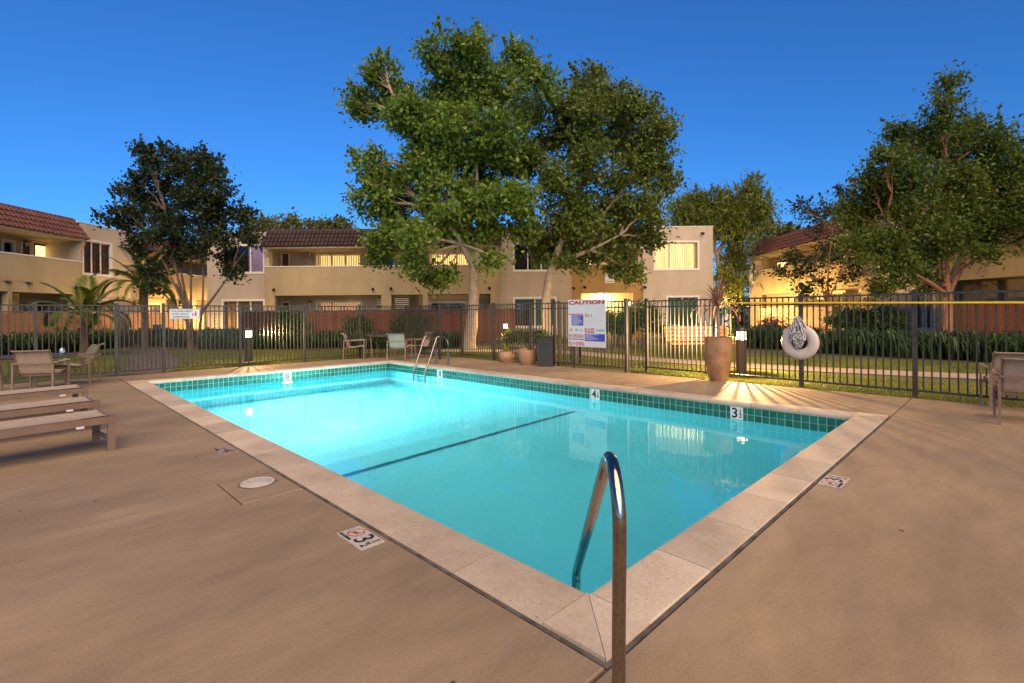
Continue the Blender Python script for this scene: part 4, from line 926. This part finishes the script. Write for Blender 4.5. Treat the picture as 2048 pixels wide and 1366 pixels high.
plank_fence('dark red plank fence under the right hand block behind the reddish tree trunk', (14.3, 16.4), (14.3, 9.5), 1.5, M['wood'])
plank_fence('plank fence coloured pale tan for lamplight below the yellow lit wall', (14.4, 29), (14.4, 19.2), 1.5, M['wood_lit'])

# paths
PATHS = []
def strip_path(name, pts, wd, z=-.02, m='path'):
    mb = MB(); pts = smooth_path([(*p, 0) for p in pts], 6); PATHS.append((np.array([p[:2] for p in pts]), wd / 2)); Ls, Rs = [], []
    for i, p in enumerate(pts):
        t = (pts[min(i + 1, len(pts) - 1)] - pts[max(i - 1, 0)]).normalized(); n_ = Vector((-t.y, t.x, 0)); Ls.append(p + n_ * wd / 2); Rs.append(p - n_ * wd / 2)
    for i in range(len(pts) - 1):
        a, b, c, d_ = Rs[i], Rs[i + 1], Ls[i + 1], Ls[i]; mb.quad((a.x, a.y, z), (b.x, b.y, z), (c.x, c.y, z), (d_.x, d_.y, z))
    return tag(mb.build(name, M[m]), kind='structure')
strip_path('lawn_path', [(16, 6.2), (11.5, 8.6), (9.4, 9.95), (8.1, 10.75), (5.8, 12.4), (3.6, 14.6), (1.5, 17.2), (-3, 18.3)], 1.05)
strip_path('gate_path', [(-8.7, 11.6), (-9.4, 13.0), (-10.9, 15.2), (-13.4, 18.4), (-15.6, 23), (-16.2, 30)], 1.15, m='path_grey')

# ---------------------------------------------------------------- vegetation
def leaf_quads(C, size, asp=.55, droop=0., jit=.45):
    """rhombic leaves at the points C"""
    n = len(C); d1 = rng.normal(size=(n, 3)); d1[:, 2] -= droop; d1 /= np.linalg.norm(d1, axis=1)[:, None]
    nn = rng.normal(size=(n, 3)) + np.array([0, 0, .6]); d2 = np.cross(nn, d1); d2 /= np.linalg.norm(d2, axis=1)[:, None] + 1e-9
    s = (size * (1 + jit * rng.uniform(-1, 1, n)))[:, None]
    a = C - d1 * s * .5; b = C + d2 * s * asp * .5; c = C + d1 * s * .5; e = C - d2 * s * asp * .5
    return np.stack([a, b, c, e], 1).reshape(-1, 3)
def branch_path(p, q, sag=.1, n=6, wob=.06):
    p, q = Vector(p), Vector(q); L = (q - p).length; out = []
    for i in range(n + 1):
        t = i / n; x = p.lerp(q, t); x.z += sag * L * math.sin(math.pi * t)
        if 0 < i < n: x += Vector(rng.normal(size=3) * wob * L * .25)
        out.append(x)
    return out
def tree(name, label, cat, base, forks, lobes, lm_, bark, leaf=.16, per=60, sub=9, r0=.2, clump=.32, droop=0., asp=.6, group=None, twig=.022, zs=1.0, limb=0, lobe_depth=.85, sprig=4, topmin=0):
    """forks: trunk polyline (world points); lobes: (centre, radius)"""
    o = thing(name, label, cat, (base[0], base[1], 0), 0, group); B = Vector((base[0], base[1], 0)); wood = MB()
    tr = [Vector(p) - B for p in forks[0]]; 
    for si, f in enumerate(forks):
        pp = smooth_path([Vector(p) - B for p in f], 4); m = len(pp); k = 1 if si == 0 else .62
        wood.tube(pp, [r0 * k * (1.25 if i == 0 and si == 0 else 1) * (1 - .86 * (i / (m - 1)) ** .8) for i in range(m)], 10)
    tops = [Vector(p) - B for f in forks for p in f[1:]]; tops = [t for t in tops if t.z > topmin] or tops
    if limb: lobes = lobes + [(Vector(p), limb) for f in forks for p in f[len(f) // 2 + 1:] if Vector(p).z > 4.5]
    pts = []; val = []
    for c, r in lobes:
        c = Vector(c) - B; cand = [t for t in tops if t.z < c.z + .2] or tops; s_ = min(cand, key=lambda t: (t - c).length + .6 * max(0, t.z - c.z + r))
        bp_ = branch_path(s_, c, .06, 6); rb0 = max(.025, min(r0 * .32, .035 * (c - s_).length)); wood.tube(bp_, [rb0 * (1 - .7 * i / 6) for i in range(7)], 6, cap=False)
        n = max(4, int(sub * (r ** 1.6) * 1.1))
        for k in range(n):
            dv = rng.normal(size=3); dv /= np.linalg.norm(dv); rad = r * rng.uniform(.3, 1.0) ** .5; q = np.array(c) + dv * rad * np.array([1, lobe_depth, .9])
            wood.tube(branch_path(bp_[rng.integers(3, 7)], q, .05, 3, .1), [twig, twig * .8, twig * .6, twig * .35], 3, cap=False)
            m = int(per * rng.uniform(.6, 1.3)); cl = rng.normal(size=(m, 3)) * clump * rng.uniform(.7, 1.15) * np.array([1, 1, .75 * zs]); 
            if droop: cl[:, 2] -= np.abs(rng.normal(size=m)) * clump * droop
            pts.append(q + cl); val.append(np.clip(rng.normal(.42 + rng.uniform(-.18, .22), .2, m), 0, 1))
    for c, r in lobes:
        c = np.array(Vector(c) - B)
        for k in range(sprig):
            dv = rng.normal(size=3); dv[2] = abs(dv[2]) * .8 + .1; dv /= np.linalg.norm(dv); p0_ = c + dv * r * .8; dv = dv + np.array([0, 0, .35]); dv /= np.linalg.norm(dv); L = rng.uniform(.3, .75) * (.6 + r * .5)
            m = int(L * 60); tt = rng.uniform(0, 1, m)[:, None]; pts.append(p0_ + dv * L * tt + rng.normal(size=(m, 3)) * .055 * (1.25 - tt)); val.append(np.clip(rng.normal(.6, .2, m), 0, 1))
            wood.tube([Vector(p0_), Vector(p0_ + dv * L)], [.01, .004], 3, cap=False)
    wood.build('trunk', bark, o, smooth=True)
    C = np.concatenate(pts); V = leaf_quads(C, leaf, asp, droop * .8)
    mkobj('crown', quads_mesh('crown', V, lm_, 4, np.concatenate(val)), o)
    return o
def pl(Y, arr, f=1.0, dy=.6):
    out = []
    for (x, y, r) in arr:
        yy = Y + rng.uniform(-dy, dy); out.append((A(x, y, yy), r * f * yy / F))
    return out
Y1 = 19.5; b1_ = G(937, 695)
t1 = [(765, 145, 40), (728, 212, 40), (785, 195, 48), (890, 105, 46), (955, 92, 44), (1035, 122, 44), (1082, 175, 36), (905, 180, 62), (990, 180, 66), (1060, 220, 50), (830, 235, 55), (915, 260, 70), (1000, 270, 66), (860, 320, 62), (735, 330, 34), (775, 370, 52), (960, 340, 66), (1040, 320, 50), (745, 405, 42), (820, 415, 62), (900, 400, 64), (985, 410, 60), (765, 470, 42), (835, 480, 46), (1040, 400, 48), (1050, 455, 40), (905, 460, 46), (760, 515, 24), (855, 555, 24), (895, 550, 16), (985, 470, 36), (820, 525, 18), (985, 520, 14)]
T = lambda px, py, dy=0: A(px, py, Y1 + dy)
tree('sycamore_tree', 'tall sycamore with a forked pale trunk and bright green upper crown', 'tree', (b1_.x, Y1), [[(b1_.x, Y1, -.05), T(946, 620), T(950, 535), T(960, 470, .1), T(955, 400), T(950, 300), T(940, 180)], [T(948, 535), T(925, 490, -.3), T(890, 430, -.4), T(850, 340, -.5), T(800, 230, -.6)], [T(950, 530), T(940, 480, .4), T(935, 380, .6), T(900, 230, .6)], [T(955, 480), T(1000, 420, .3), T(1040, 320, .4)], [T(946, 535), T(970, 530), T(985, 515)]],
     pl(Y1, t1, .84, dy=1.5), M['L_syc'], M['bark'], leaf=.17, per=105, sub=23, r0=.29, clump=.26, limb=.75, topmin=3.6)
Y2 = 20.6; b2_ = A(1098, 690, Y2)
t2 = [(1180, 165, 42), (1128, 205, 44), (1235, 200, 44), (1288, 225, 36), (1318, 255, 34), (1170, 240, 58), (1250, 270, 62), (1318, 310, 42), (1115, 275, 48), (1185, 320, 60), (1275, 345, 58), (1330, 370, 28), (1120, 350, 52), (1205, 400, 62), (1300, 420, 44), (1125, 430, 52), (1255, 450, 52), (1190, 470, 54), (1120, 490, 40), (1290, 480, 30), (1230, 515, 40), (1170, 520, 36), (1260, 545, 24), (1085, 500, 28), (1125, 530, 18)]
T2 = lambda px, py, dy=0: A(px, py, Y2 + dy)
tree('sycamore_tree', 'broad darker sycamore whose low crown hangs over the ochre stair bay', 'tree', (b2_.x, Y2), [[(b2_.x, Y2, -.05), T2(1092, 620), T2(1098, 555), T2(1120, 490), T2(1150, 420), T2(1180, 300), T2(1180, 200)], [T2(1102, 545), T2(1150, 480, .4), T2(1230, 400, .5), T2(1280, 300, .5)], [T2(1105, 530), T2(1180, 500, -.4), T2(1240, 470, -.5)]],
     pl(Y2, t2, .84, dy=1.5), M['L_syc2'], M['bark'], leaf=.165, per=100, sub=22, r0=.25, clump=.26, limb=.75, topmin=3.6)
Y3 = 20.3; b3_ = A(385, 680, Y3)
t3 = [(283, 300, 10), (300, 325, 18), (345, 315, 26), (395, 325, 30), (425, 335, 20), (320, 360, 30), (370, 365, 36), (425, 375, 32), (270, 360, 14), (285, 400, 26), (335, 410, 38), (400, 410, 38), (250, 380, 14), (240, 415, 16), (215, 440, 14), (265, 445, 26), (320, 455, 34), (385, 460, 34), (440, 430, 30), (465, 425, 16), (490, 435, 18), (290, 490, 24), (440, 480, 26), (350, 500, 24), (480, 470, 13), (455, 520, 22), (470, 545, 14), (300, 545, 18), (400, 495, 20), (510, 480, 8), (300, 580, 10)]
T3 = lambda px, py, dy=0: A(px, py, Y3 + dy)
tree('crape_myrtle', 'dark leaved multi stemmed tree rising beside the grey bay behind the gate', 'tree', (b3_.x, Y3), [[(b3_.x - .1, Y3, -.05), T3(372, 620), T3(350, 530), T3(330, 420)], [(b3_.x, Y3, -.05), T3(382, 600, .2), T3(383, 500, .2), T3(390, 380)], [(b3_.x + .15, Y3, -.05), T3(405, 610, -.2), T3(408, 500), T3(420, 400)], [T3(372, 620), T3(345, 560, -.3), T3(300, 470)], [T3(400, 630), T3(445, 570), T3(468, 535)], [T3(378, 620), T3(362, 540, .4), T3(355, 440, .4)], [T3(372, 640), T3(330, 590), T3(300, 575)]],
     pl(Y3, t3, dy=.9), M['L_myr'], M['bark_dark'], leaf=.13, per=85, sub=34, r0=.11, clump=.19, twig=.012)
Y4 = 15.6; b4_ = A(1896, 690, Y4)
t4 = [(1895, 165, 10), (1895, 205, 14), (1880, 245, 26), (1935, 255, 24), (1990, 262, 20), (1800, 280, 26), (1845, 290, 38), (1930, 305, 44), (2000, 310, 34), (2045, 300, 20), (1775, 325, 26), (1820, 345, 46), (1900, 365, 56), (1985, 375, 54), (2060, 350, 40), (1740, 365, 30), (1770, 410, 48), (1850, 420, 52), (1940, 430, 50), (2025, 420, 48), (2090, 400, 50), (1705, 430, 34), (1790, 480, 44), (1870, 490, 42), (1950, 480, 34), (1720, 490, 34), (1800, 540, 30), (2010, 465, 22), (1845, 545, 16), (1765, 575, 14), (1975, 510, 12), (1850, 575, 10), (2095, 470, 30)]
T4 = lambda px, py, dy=0: A(px, py, Y4 + dy)
tree('crape_myrtle', 'rounded green tree with smooth reddish trunk forking low beside the right hand block', 'tree', (b4_.x, Y4), [[(b4_.x, Y4, -.05), T4(1897, 600), T4(1894, 560), T4(1893, 490), T4(1890, 350), T4(1895, 190)], [T4(1893, 590), T4(1860, 565, -.3), T4(1815, 535, -.3), T4(1780, 470, -.4)], [T4(1898, 585), T4(1922, 540, .1), T4(1945, 480), T4(1975, 390)], [T4(1890, 575), T4(1880, 520, .4), T4(1850, 400, .4)]],
     pl(Y4, t4, dy=1.0), M['L_myr2'], M['bark_red'], leaf=.125, per=120, sub=38, limb=0, r0=.14, clump=.22, twig=.012, asp=.45)
Y5 = 22.5; b5_ = A(1652, 690, Y5)
t5 = [(1600, 415, 14), (1625, 440, 22), (1660, 430, 26), (1690, 400, 22), (1650, 480, 26), (1700, 470, 30), (1620, 525, 20), (1665, 525, 22), (1585, 515, 12), (1560, 548, 10), (1600, 555, 16), (1640, 570, 14), (1700, 530, 24), (1735, 520, 22), (1610, 580, 10), (1690, 560, 12), (1730, 440, 26)]
T5 = lambda px, py, dy=0: A(px, py, Y5 + dy)
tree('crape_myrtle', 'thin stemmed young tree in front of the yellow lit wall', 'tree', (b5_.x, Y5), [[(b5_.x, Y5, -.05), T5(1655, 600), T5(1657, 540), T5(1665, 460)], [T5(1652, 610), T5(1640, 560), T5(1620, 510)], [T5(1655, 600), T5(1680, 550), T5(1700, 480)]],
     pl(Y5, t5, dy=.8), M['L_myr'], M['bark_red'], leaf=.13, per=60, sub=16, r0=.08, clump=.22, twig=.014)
Y6 = 31.; b6_ = A(1456, 690, Y6)
t6 = [(1505, 365, 14), (1495, 385, 22), (1465, 395, 26), (1425, 400, 26), (1390, 400, 24), (1362, 410, 20), (1525, 405, 16), (1510, 430, 22), (1470, 440, 30), (1430, 440, 30), (1395, 435, 26), (1490, 470, 18), (1462, 495, 14), (1475, 515, 10), (1446, 545, 12), (1465, 560, 8), (1370, 440, 24)]
T6 = lambda px, py, dy=0: A(px, py, Y6 + dy)
tree('pepper_tree', 'weeping pepper tree with yellow green drooping foliage at the end of the grey bay', 'tree', (b6_.x, Y6), [[(b6_.x, Y6, -.05), T6(1452, 590), T6(1437, 530), T6(1430, 480), T6(1450, 420)], [T6(1432, 510), T6(1470, 450), T6(1495, 400)], [T6(1430, 490), T6(1400, 440), T6(1380, 410)]],
     pl(Y6, t6, .85, dy=.9), M['L_pep'], M['bark'], leaf=.34, per=140, sub=20, r0=.26, clump=.34, droop=1.6, asp=.2, twig=.02, zs=1.3)
def bgtree(label, Y, arr, leaf=.3, lmm='L_far', zf=None, dens=14):
    c = A(arr[0][0], arr[0][1], Y); return tree('background_tree', label, 'tree', (c.x, Y), [[(c.x, Y, -.05), (c.x, Y, c.z * .6), (c.x, Y, c.z)]], pl(Y, arr, dy=.5), M[lmm], M['bark_dark'], leaf=leaf, per=60, sub=dens, r0=.25, clump=.42, twig=.03)
bgtree('far tree top just above the roof of the grey bay', 46, [(520, 450, 16), (545, 452, 12), (500, 458, 12)])
bgtree('far tree top peeking over the brown mansard roof', 44, [(580, 445, 13), (610, 455, 12), (560, 455, 12)])
bgtree('far reddish tree top beside the tall sycamore crown', 48, [(665, 448, 16), (640, 455, 12), (690, 455, 14)])
bgtree('far rounded tree top beyond the red mansard of the right hand block', 50, [(1555, 465, 26), (1530, 480, 22), (1585, 470, 22), (1545, 500, 26)], .32, 'L_far', dens=9)
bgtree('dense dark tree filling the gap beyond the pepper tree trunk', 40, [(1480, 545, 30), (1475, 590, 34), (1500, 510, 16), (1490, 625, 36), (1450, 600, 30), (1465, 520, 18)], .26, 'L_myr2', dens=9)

# palms
def frond_mesh(L, bend, w_=.5, n=58):
    V = []; rn = []
    def pos(t): return np.array([L * t * math.cos(bend * t * .55), 0, L * t * (.75 - bend * t * .62)])
    for i in range(n):
        t = .12 + .88 * i / n; p = pos(t); tg = pos(min(1, t + .02)) - pos(t - .02); tg /= np.linalg.norm(tg); ll_ = w_ * math.sin(math.pi * (.12 + .82 * t)) ** .7
        for sd in (-1, 1):
            dirv = tg * .75 + np.array([0, sd * 1., .12]); dirv /= np.linalg.norm(dirv); q = p + dirv * ll_ * rng.uniform(.85, 1.1) + np.array([0, 0, -.12 * ll_]); wv = np.cross(dirv, [0, 0, 1]); wv /= np.linalg.norm(wv) + 1e-9; wv = wv * .02 + np.array([0, 0, .006])
            mid_ = (p + q) / 2 + np.array([0, 0, .03]); V += [p - wv * .6, mid_ - wv * 1.3, q, mid_ + wv * 1.3]; rn.append(rng.uniform(.2, 1))
    for i in range(8):
        a, b = pos(i / 8), pos((i + 1) / 8); s_ = .022 * (1 - i / 9); V += [a + [0, -s_, 0], b + [0, -s_ * .85, 0], b + [0, s_ * .85, .01], a + [0, s_, .01]]; rn.append(.5)
    return quads_mesh('frond', np.array(V), M['L_palm'], 4, rn)
def palm(label, base, h, L, n, r=.13, lean=(0, 0)):
    o = thing('palm_tree', label, 'palm', (base[0], base[1], 0)); tr = MB(); k = 0
    prof = []; z = -.05
    while z < h: prof += [(r * (1.05 - .25 * z / h), z), (r * (1.25 - .25 * z / h), z + .06)]; z += .085
    tr.lathe(prof, 12); tr.build('trunk', M['bark_dark'], o)
    ms = [frond_mesh(L * s_, b) for s_, b in ((1, 1.1), (.92, .7), (1.05, 1.45), (.85, .35))]
    for i in range(n):
        f = i / n; m = ms[2] if f < .35 else ms[0] if f < .65 else ms[1] if f < .9 else ms[3]
        mkobj('frond', m, o, (0, 0, h), (rng.normal() * .15, -R(-12 + 52 * f), i * 2.399 + rng.normal() * .15))
    return o
pA = A(168, 640, 17.2); palm('small feathery palm in front of the left hand plank fence', (pA.x, 17.2), 1.25, 1.75, 15, .12)
pB = A(290, 640, 21.5); palm('taller feathery palm between the left hand block and the dark multi stemmed tree', (pB.x, 21.5), 2.5, 2.3, 17, .13)

# bushes
def bush(label, c, rad, n, leaf=.09, lmm='L_bush', core_=True, name='bush', asp=.6):
    o = thing(name, label, 'bush', (c[0], c[1], -.03)); K = 26; dv = rng.normal(size=(K, 3)); dv[:, 2] = np.abs(dv[:, 2]) - .25; dv /= np.linalg.norm(dv, axis=1)[:, None]
    cen = dv * rng.uniform(.35, .92, (K, 1)); C = (cen[rng.integers(0, K, n)] + rng.normal(size=(n, 3)) * .17) * np.array(rad) + np.array([0, 0, rad[2]]); C = C[C[:, 2] > .03]
    mkobj('foliage', quads_mesh('foliage', leaf_quads(C, leaf, asp), M[lmm], 4, np.clip(rng.normal(.45, .25, len(C)), 0, 1)), o)
    st = MB()
    for k in range(5):
        t = k * 1.257; st.tube([(.05 * math.cos(t), .05 * math.sin(t), 0), (rad[0] * .5 * math.cos(t), rad[1] * .5 * math.sin(t), rad[2] * 1.2)], [.02, .008], 5)
    st.build('stems', M['bark_dark'], o); return o
c_ = A(580, 660, 22.6); bush('tall loose shrub against the plank fences of the tan balcony bay', (c_.x, 22.8), (.85, .55, .85), 5500)
c_ = A(712, 660, 22.6); bush('loose shrub against the red brown planks near the alone chair', (c_.x, 22.9), (.7, .5, .72), 3800)
c_ = A(818, 660, 22); bush('flowering shrub behind the pale backed chair', (c_.x, 22.3), (.9, .5, .8), 4500)
c_ = A(1285, 660, 18.6); bush('clipped shrub in front of the lit lobby', (c_.x, 18.8), (1.0, .7, .85), 9000, .08)
c_ = A(1235, 660, 19.4); bush('small clipped shrub beside the caution sign', (c_.x, 19.6), (.55, .5, .78), 5000, .08)
c_ = A(1745, 660, 17); bush('large rounded shrub behind the yellow pole', (c_.x, 17.2), (1.25, .8, .85), 10000, .09)
c_ = A(1400, 660, 22); bush('low dark shrub under the green draped window', (c_.x, 24.6), (1.9, .7, .42), 6000, .09)
c_ = A(1060, 680, 18.5); bush('low hedge shrub beside the middle bollard lamp', (c_.x, 19.0), (1.15, .5, .38), 6000, .08)
c_ = A(1560, 640, 20); bush('sparse reddish shrub in front of the tan planks', (c_.x, 20.4), (.9, .4, .6), 1500, .09, 'L_cord')

# strap leaved beds
def strap_bed(label, pts, n, h=.62, w_=.042, name='strap_leaf_bed', lmm='L_strap', blades=15, flat_=.35):
    """pts: quadrilateral corners (4), plants scattered inside"""
    q = [np.array(p) for p in pts]; V = []; rn = []
    for k in range(n):
        a, b = rng.uniform(0, 1, 2); c = (q[0] * (1 - a) + q[1] * a) * (1 - b) + (q[3] * (1 - a) + q[2] * a) * b; hh = h * rng.uniform(.65, 1.2); tone = rng.uniform(-.15, .15)
        for j in range(blades):
            t = rng.uniform(0, 2 * math.pi); out = rng.uniform(.2, .8) * hh; dv = np.array([math.cos(t), math.sin(t), 0]); sv = np.array([-dv[1], dv[0], 0]) * w_ * rng.uniform(.7, 1.2)
            p0_ = np.array([c[0], c[1], -.03]) + dv * .04; p1 = p0_ + dv * out * .4 + [0, 0, hh * .72]; p2 = p0_ + dv * out * .95 + [0, 0, hh * rng.uniform(.7, 1.02)]; p3 = p0_ + dv * out * 1.5 + [0, 0, hh * rng.uniform(.35, .8)]
            V += [p0_ - sv * .5, p0_ + sv * .5, p1 + sv * .5, p1 - sv * .5, p1 - sv * .5, p1 + sv * .5, p2 + sv * .45, p2 - sv * .45, p2 - sv * .45, p2 + sv * .45, p3 + sv * .06, p3 - sv * .06]
            z = np.clip(rng.normal(.4 + tone, .22), 0, 1); rn += [z * .6, z, min(1, z * 1.15)]
    o = tag(mkobj(name, quads_mesh(name, np.array(V), M[lmm], 4, rn)), label, 'ground cover', None, 'stuff'); return o
def gg(px, Y): return ((px - 1024) / F * Y, Y)
strap_bed('dark strap leaved planting below the grey bay window', [gg(395, 19.7), gg(520, 19.7), gg(520, 22.6), gg(395, 22.6)], 147, .72)
strap_bed('dark strap leaved planting in front of the plank fences', [gg(520, 19.9), gg(720, 19.9), gg(735, 22), gg(525, 22)], 140, .62)
strap_bed('dark strap leaved planting behind the back corner chairs', [gg(720, 18.9), gg(935, 19.6), gg(935, 21), gg(730, 20.5)], 125, .58)
strap_bed('leafy hedge planting along the left hand planks', [(-17.9, 14.5), (-17.0, 14.5), (-17.0, 23.5), (-17.9, 23.5)], 182, .75, .04)
strap_bed('sunlit leafy planting beyond the mesh gate', [(-17.6, 23.5), (-16.6, 22.5), (-14.2, 21.2), (-13.8, 22.5)], 182, .7, .035)
strap_bed('strap leaved planting at the foot of the yellow lit wall', [gg(1480, 18.3), gg(1600, 17.0), gg(1640, 19.6), gg(1490, 21)], 147, .72)
strap_bed('dark strap leaved planting below the large rounded shrub', [(9.5, 15.9), (11.9, 13.1), (13.4, 14.5), (11.2, 17)], 161, .68)
strap_bed('dark strap leaved planting at the foot of the reddish tree', [(11.9, 13.1), (13.2, 10.2), (14.1, 10.6), (13.9, 14.2)], 147, .66)
strap_bed('low planting under the bench window', [gg(1330, 22.6), gg(1420, 22.6), gg(1420, 23.6), gg(1330, 23.6)], 120, .5)

# grass
def grass(label, quads_, n, h=.05, w_=.009):
    P_ = []
    for q, wgt in quads_:
        q = [np.array(p) for p in q]; m = int(n * wgt); a, b = rng.uniform(0, 1, (2, m, 1)); P_.append((q[0] * (1 - a) + q[1] * a) * (1 - b) + (q[3] * (1 - a) + q[2] * a) * b)
    C = np.concatenate(P_)
    for pp, hw in PATHS:
        dm = np.full(len(C), 1e9)
        for a_, b_ in zip(pp[:-1], pp[1:]):
            ab = b_ - a_; tt = np.clip(((C - a_) @ ab) / (ab @ ab), 0, 1)[:, None]; dm = np.minimum(dm, np.linalg.norm(C - a_ - tt * ab, axis=1))
        C = C[dm > hw + rng.uniform(-.02, .03, len(C))]
    m = len(C); t = rng.uniform(0, 2 * np.pi, m); hh = h * rng.uniform(.5, 1.35, m); ln = rng.normal(size=(m, 2)) * .55
    sx_, sy_ = np.cos(t) * w_ / 2, np.sin(t) * w_ / 2; z0 = np.full(m, -.036)
    Va = np.stack([np.stack([C[:, 0] - sx_, C[:, 1] - sy_, z0], 1), np.stack([C[:, 0] + sx_, C[:, 1] + sy_, z0], 1), np.stack([C[:, 0] + ln[:, 0] * hh, C[:, 1] + ln[:, 1] * hh, z0 + hh], 1)], 1).reshape(-1, 3)
    patch = .5 + .25 * np.sin(C[:, 0] * 1.7 + 2 * np.sin(C[:, 1] * 1.3)) * np.sin(C[:, 1] * 2.1)
    tag(mkobj('grass', quads_mesh('grass', Va, M['L_grass'], 3, np.clip(patch + rng.normal(0, .22, m), 0, 1))), label, 'grass', None, 'stuff')
def fr_(t, off): q = Vector(r0) + dr * t; n_ = Vector((-FN.x, -FN.y)); return (q.x + n_.x * off, q.y + n_.y * off)
grass('short yellow lit lawn between the right hand fence and the path', [([fr_(-.3, -.14), fr_(5, -.14), (9.9, 7.2), (4.6, 12.4)], .5), ([(4.4, 12.2), (3.1, 11.3), (.6, 13.9), (1.9, 15.8)], .2), ([(5.3, 13.3), (8.6, 11.2), (9.9, 13.2), (6.2, 16.6)], .2), ([(8.6, 11.2), (11.0, 9.4), (12.4, 11.6), (9.9, 13.4)], .12), ([(2.5, 16.6), (5.4, 13.3), (6.4, 16.4), (5.5, 19)], .12)], 150000)
grass('darker shaded lawn behind the deep end fence', [([PL[327], PL[812], (-3.9, 18.9), (-12.2, 19.6)], .8), ([(-2.1, 14.5), (.9, 12.6), (1.6, 16), (-2.6, 18)], .2), ([(-9.7, 12.2), (-14, 7.4), (-16.9, 14.5), (-13.8, 17.5)], .35)], 110000)

# plants in the pots
cx = thing('cordyline_plant', 'purple spiky cordyline growing in the tall clay pot', 'plant', (pt.x, pt.y, .78))
MB().tube([(0, 0, 0), (.01, .0, .35), (-.005, 0, .62)], [.035, .028, .03], 8).build('stem', M['bark'], cx, smooth=True)
def strap_leaf(L, ang, az, w_, droop, z0, lmm, parent, nm='leaf'):
    V = []; n = 6; pts = []
    for i in range(n + 1):
        t = i / n; el = ang - droop * t * t; pts.append((t, el))
    x, z = 0, 0; P_ = [np.array([0, 0, 0.])]
    for i in range(1, n + 1): x += L / n * math.cos(pts[i][1]); z += L / n * math.sin(pts[i][1]); P_.append(np.array([x, 0, z]))
    wd = [w_ * (.6 + .9 * (i / n)) * (1 - (i / n) ** 3) + .002 for i in range(n + 1)]
    for i in range(n): V += [P_[i] + [0, -wd[i], 0], P_[i + 1] + [0, -wd[i + 1], 0], P_[i + 1] + [0, wd[i + 1], 0], P_[i] + [0, wd[i], 0]]
    v0 = rng.uniform(.15, .9); mkobj(nm, quads_mesh(nm, np.array(V), M[lmm], 4, [np.clip(v0 + rng.normal() * .05, 0, 1)] * n), parent, (0, 0, z0), (0, 0, az))
for k in range(46):
    f = k / 46; strap_leaf(.62 + .12 * rng.uniform(-1, 1), R(86 - 78 * f + rng.normal() * 5), k * 2.4, .015, .5 + 1.5 * f, .6 + .04 * (1 - f), 'L_cord', cx)
ag = thing('agave_plant', 'small yellow edged agave in the rounded clay pot', 'plant', (pb.x, pb.y, .24))
for k in range(22): strap_leaf(.27 * rng.uniform(.8, 1.25), R(80 - 55 * k / 22), k * 2.4, .013, .5, 0, 'L_agave', ag)
# extra lit bollards that stand among the plants and light the walls
bollard((12.0, 28.2), 'distant glowing bollard lamp under the pepper tree facing the yellow lit wall', watt=4500, color=(1, .62, .2))
bollard((-15.9, 24.6), 'short glowing bollard lamp hidden behind the palms near the left hand block', .55, watt=380, color=(1, .62, .2))
bollard((-17.3, 30.8), 'glowing bollard lamp round the far corner of the grey bay', watt=2200, color=(1, .62, .2))
bollard((4.75, 20.3), 'tall glowing post lantern rising just behind the clipped shrub by the lobby', 1.85, watt=260)
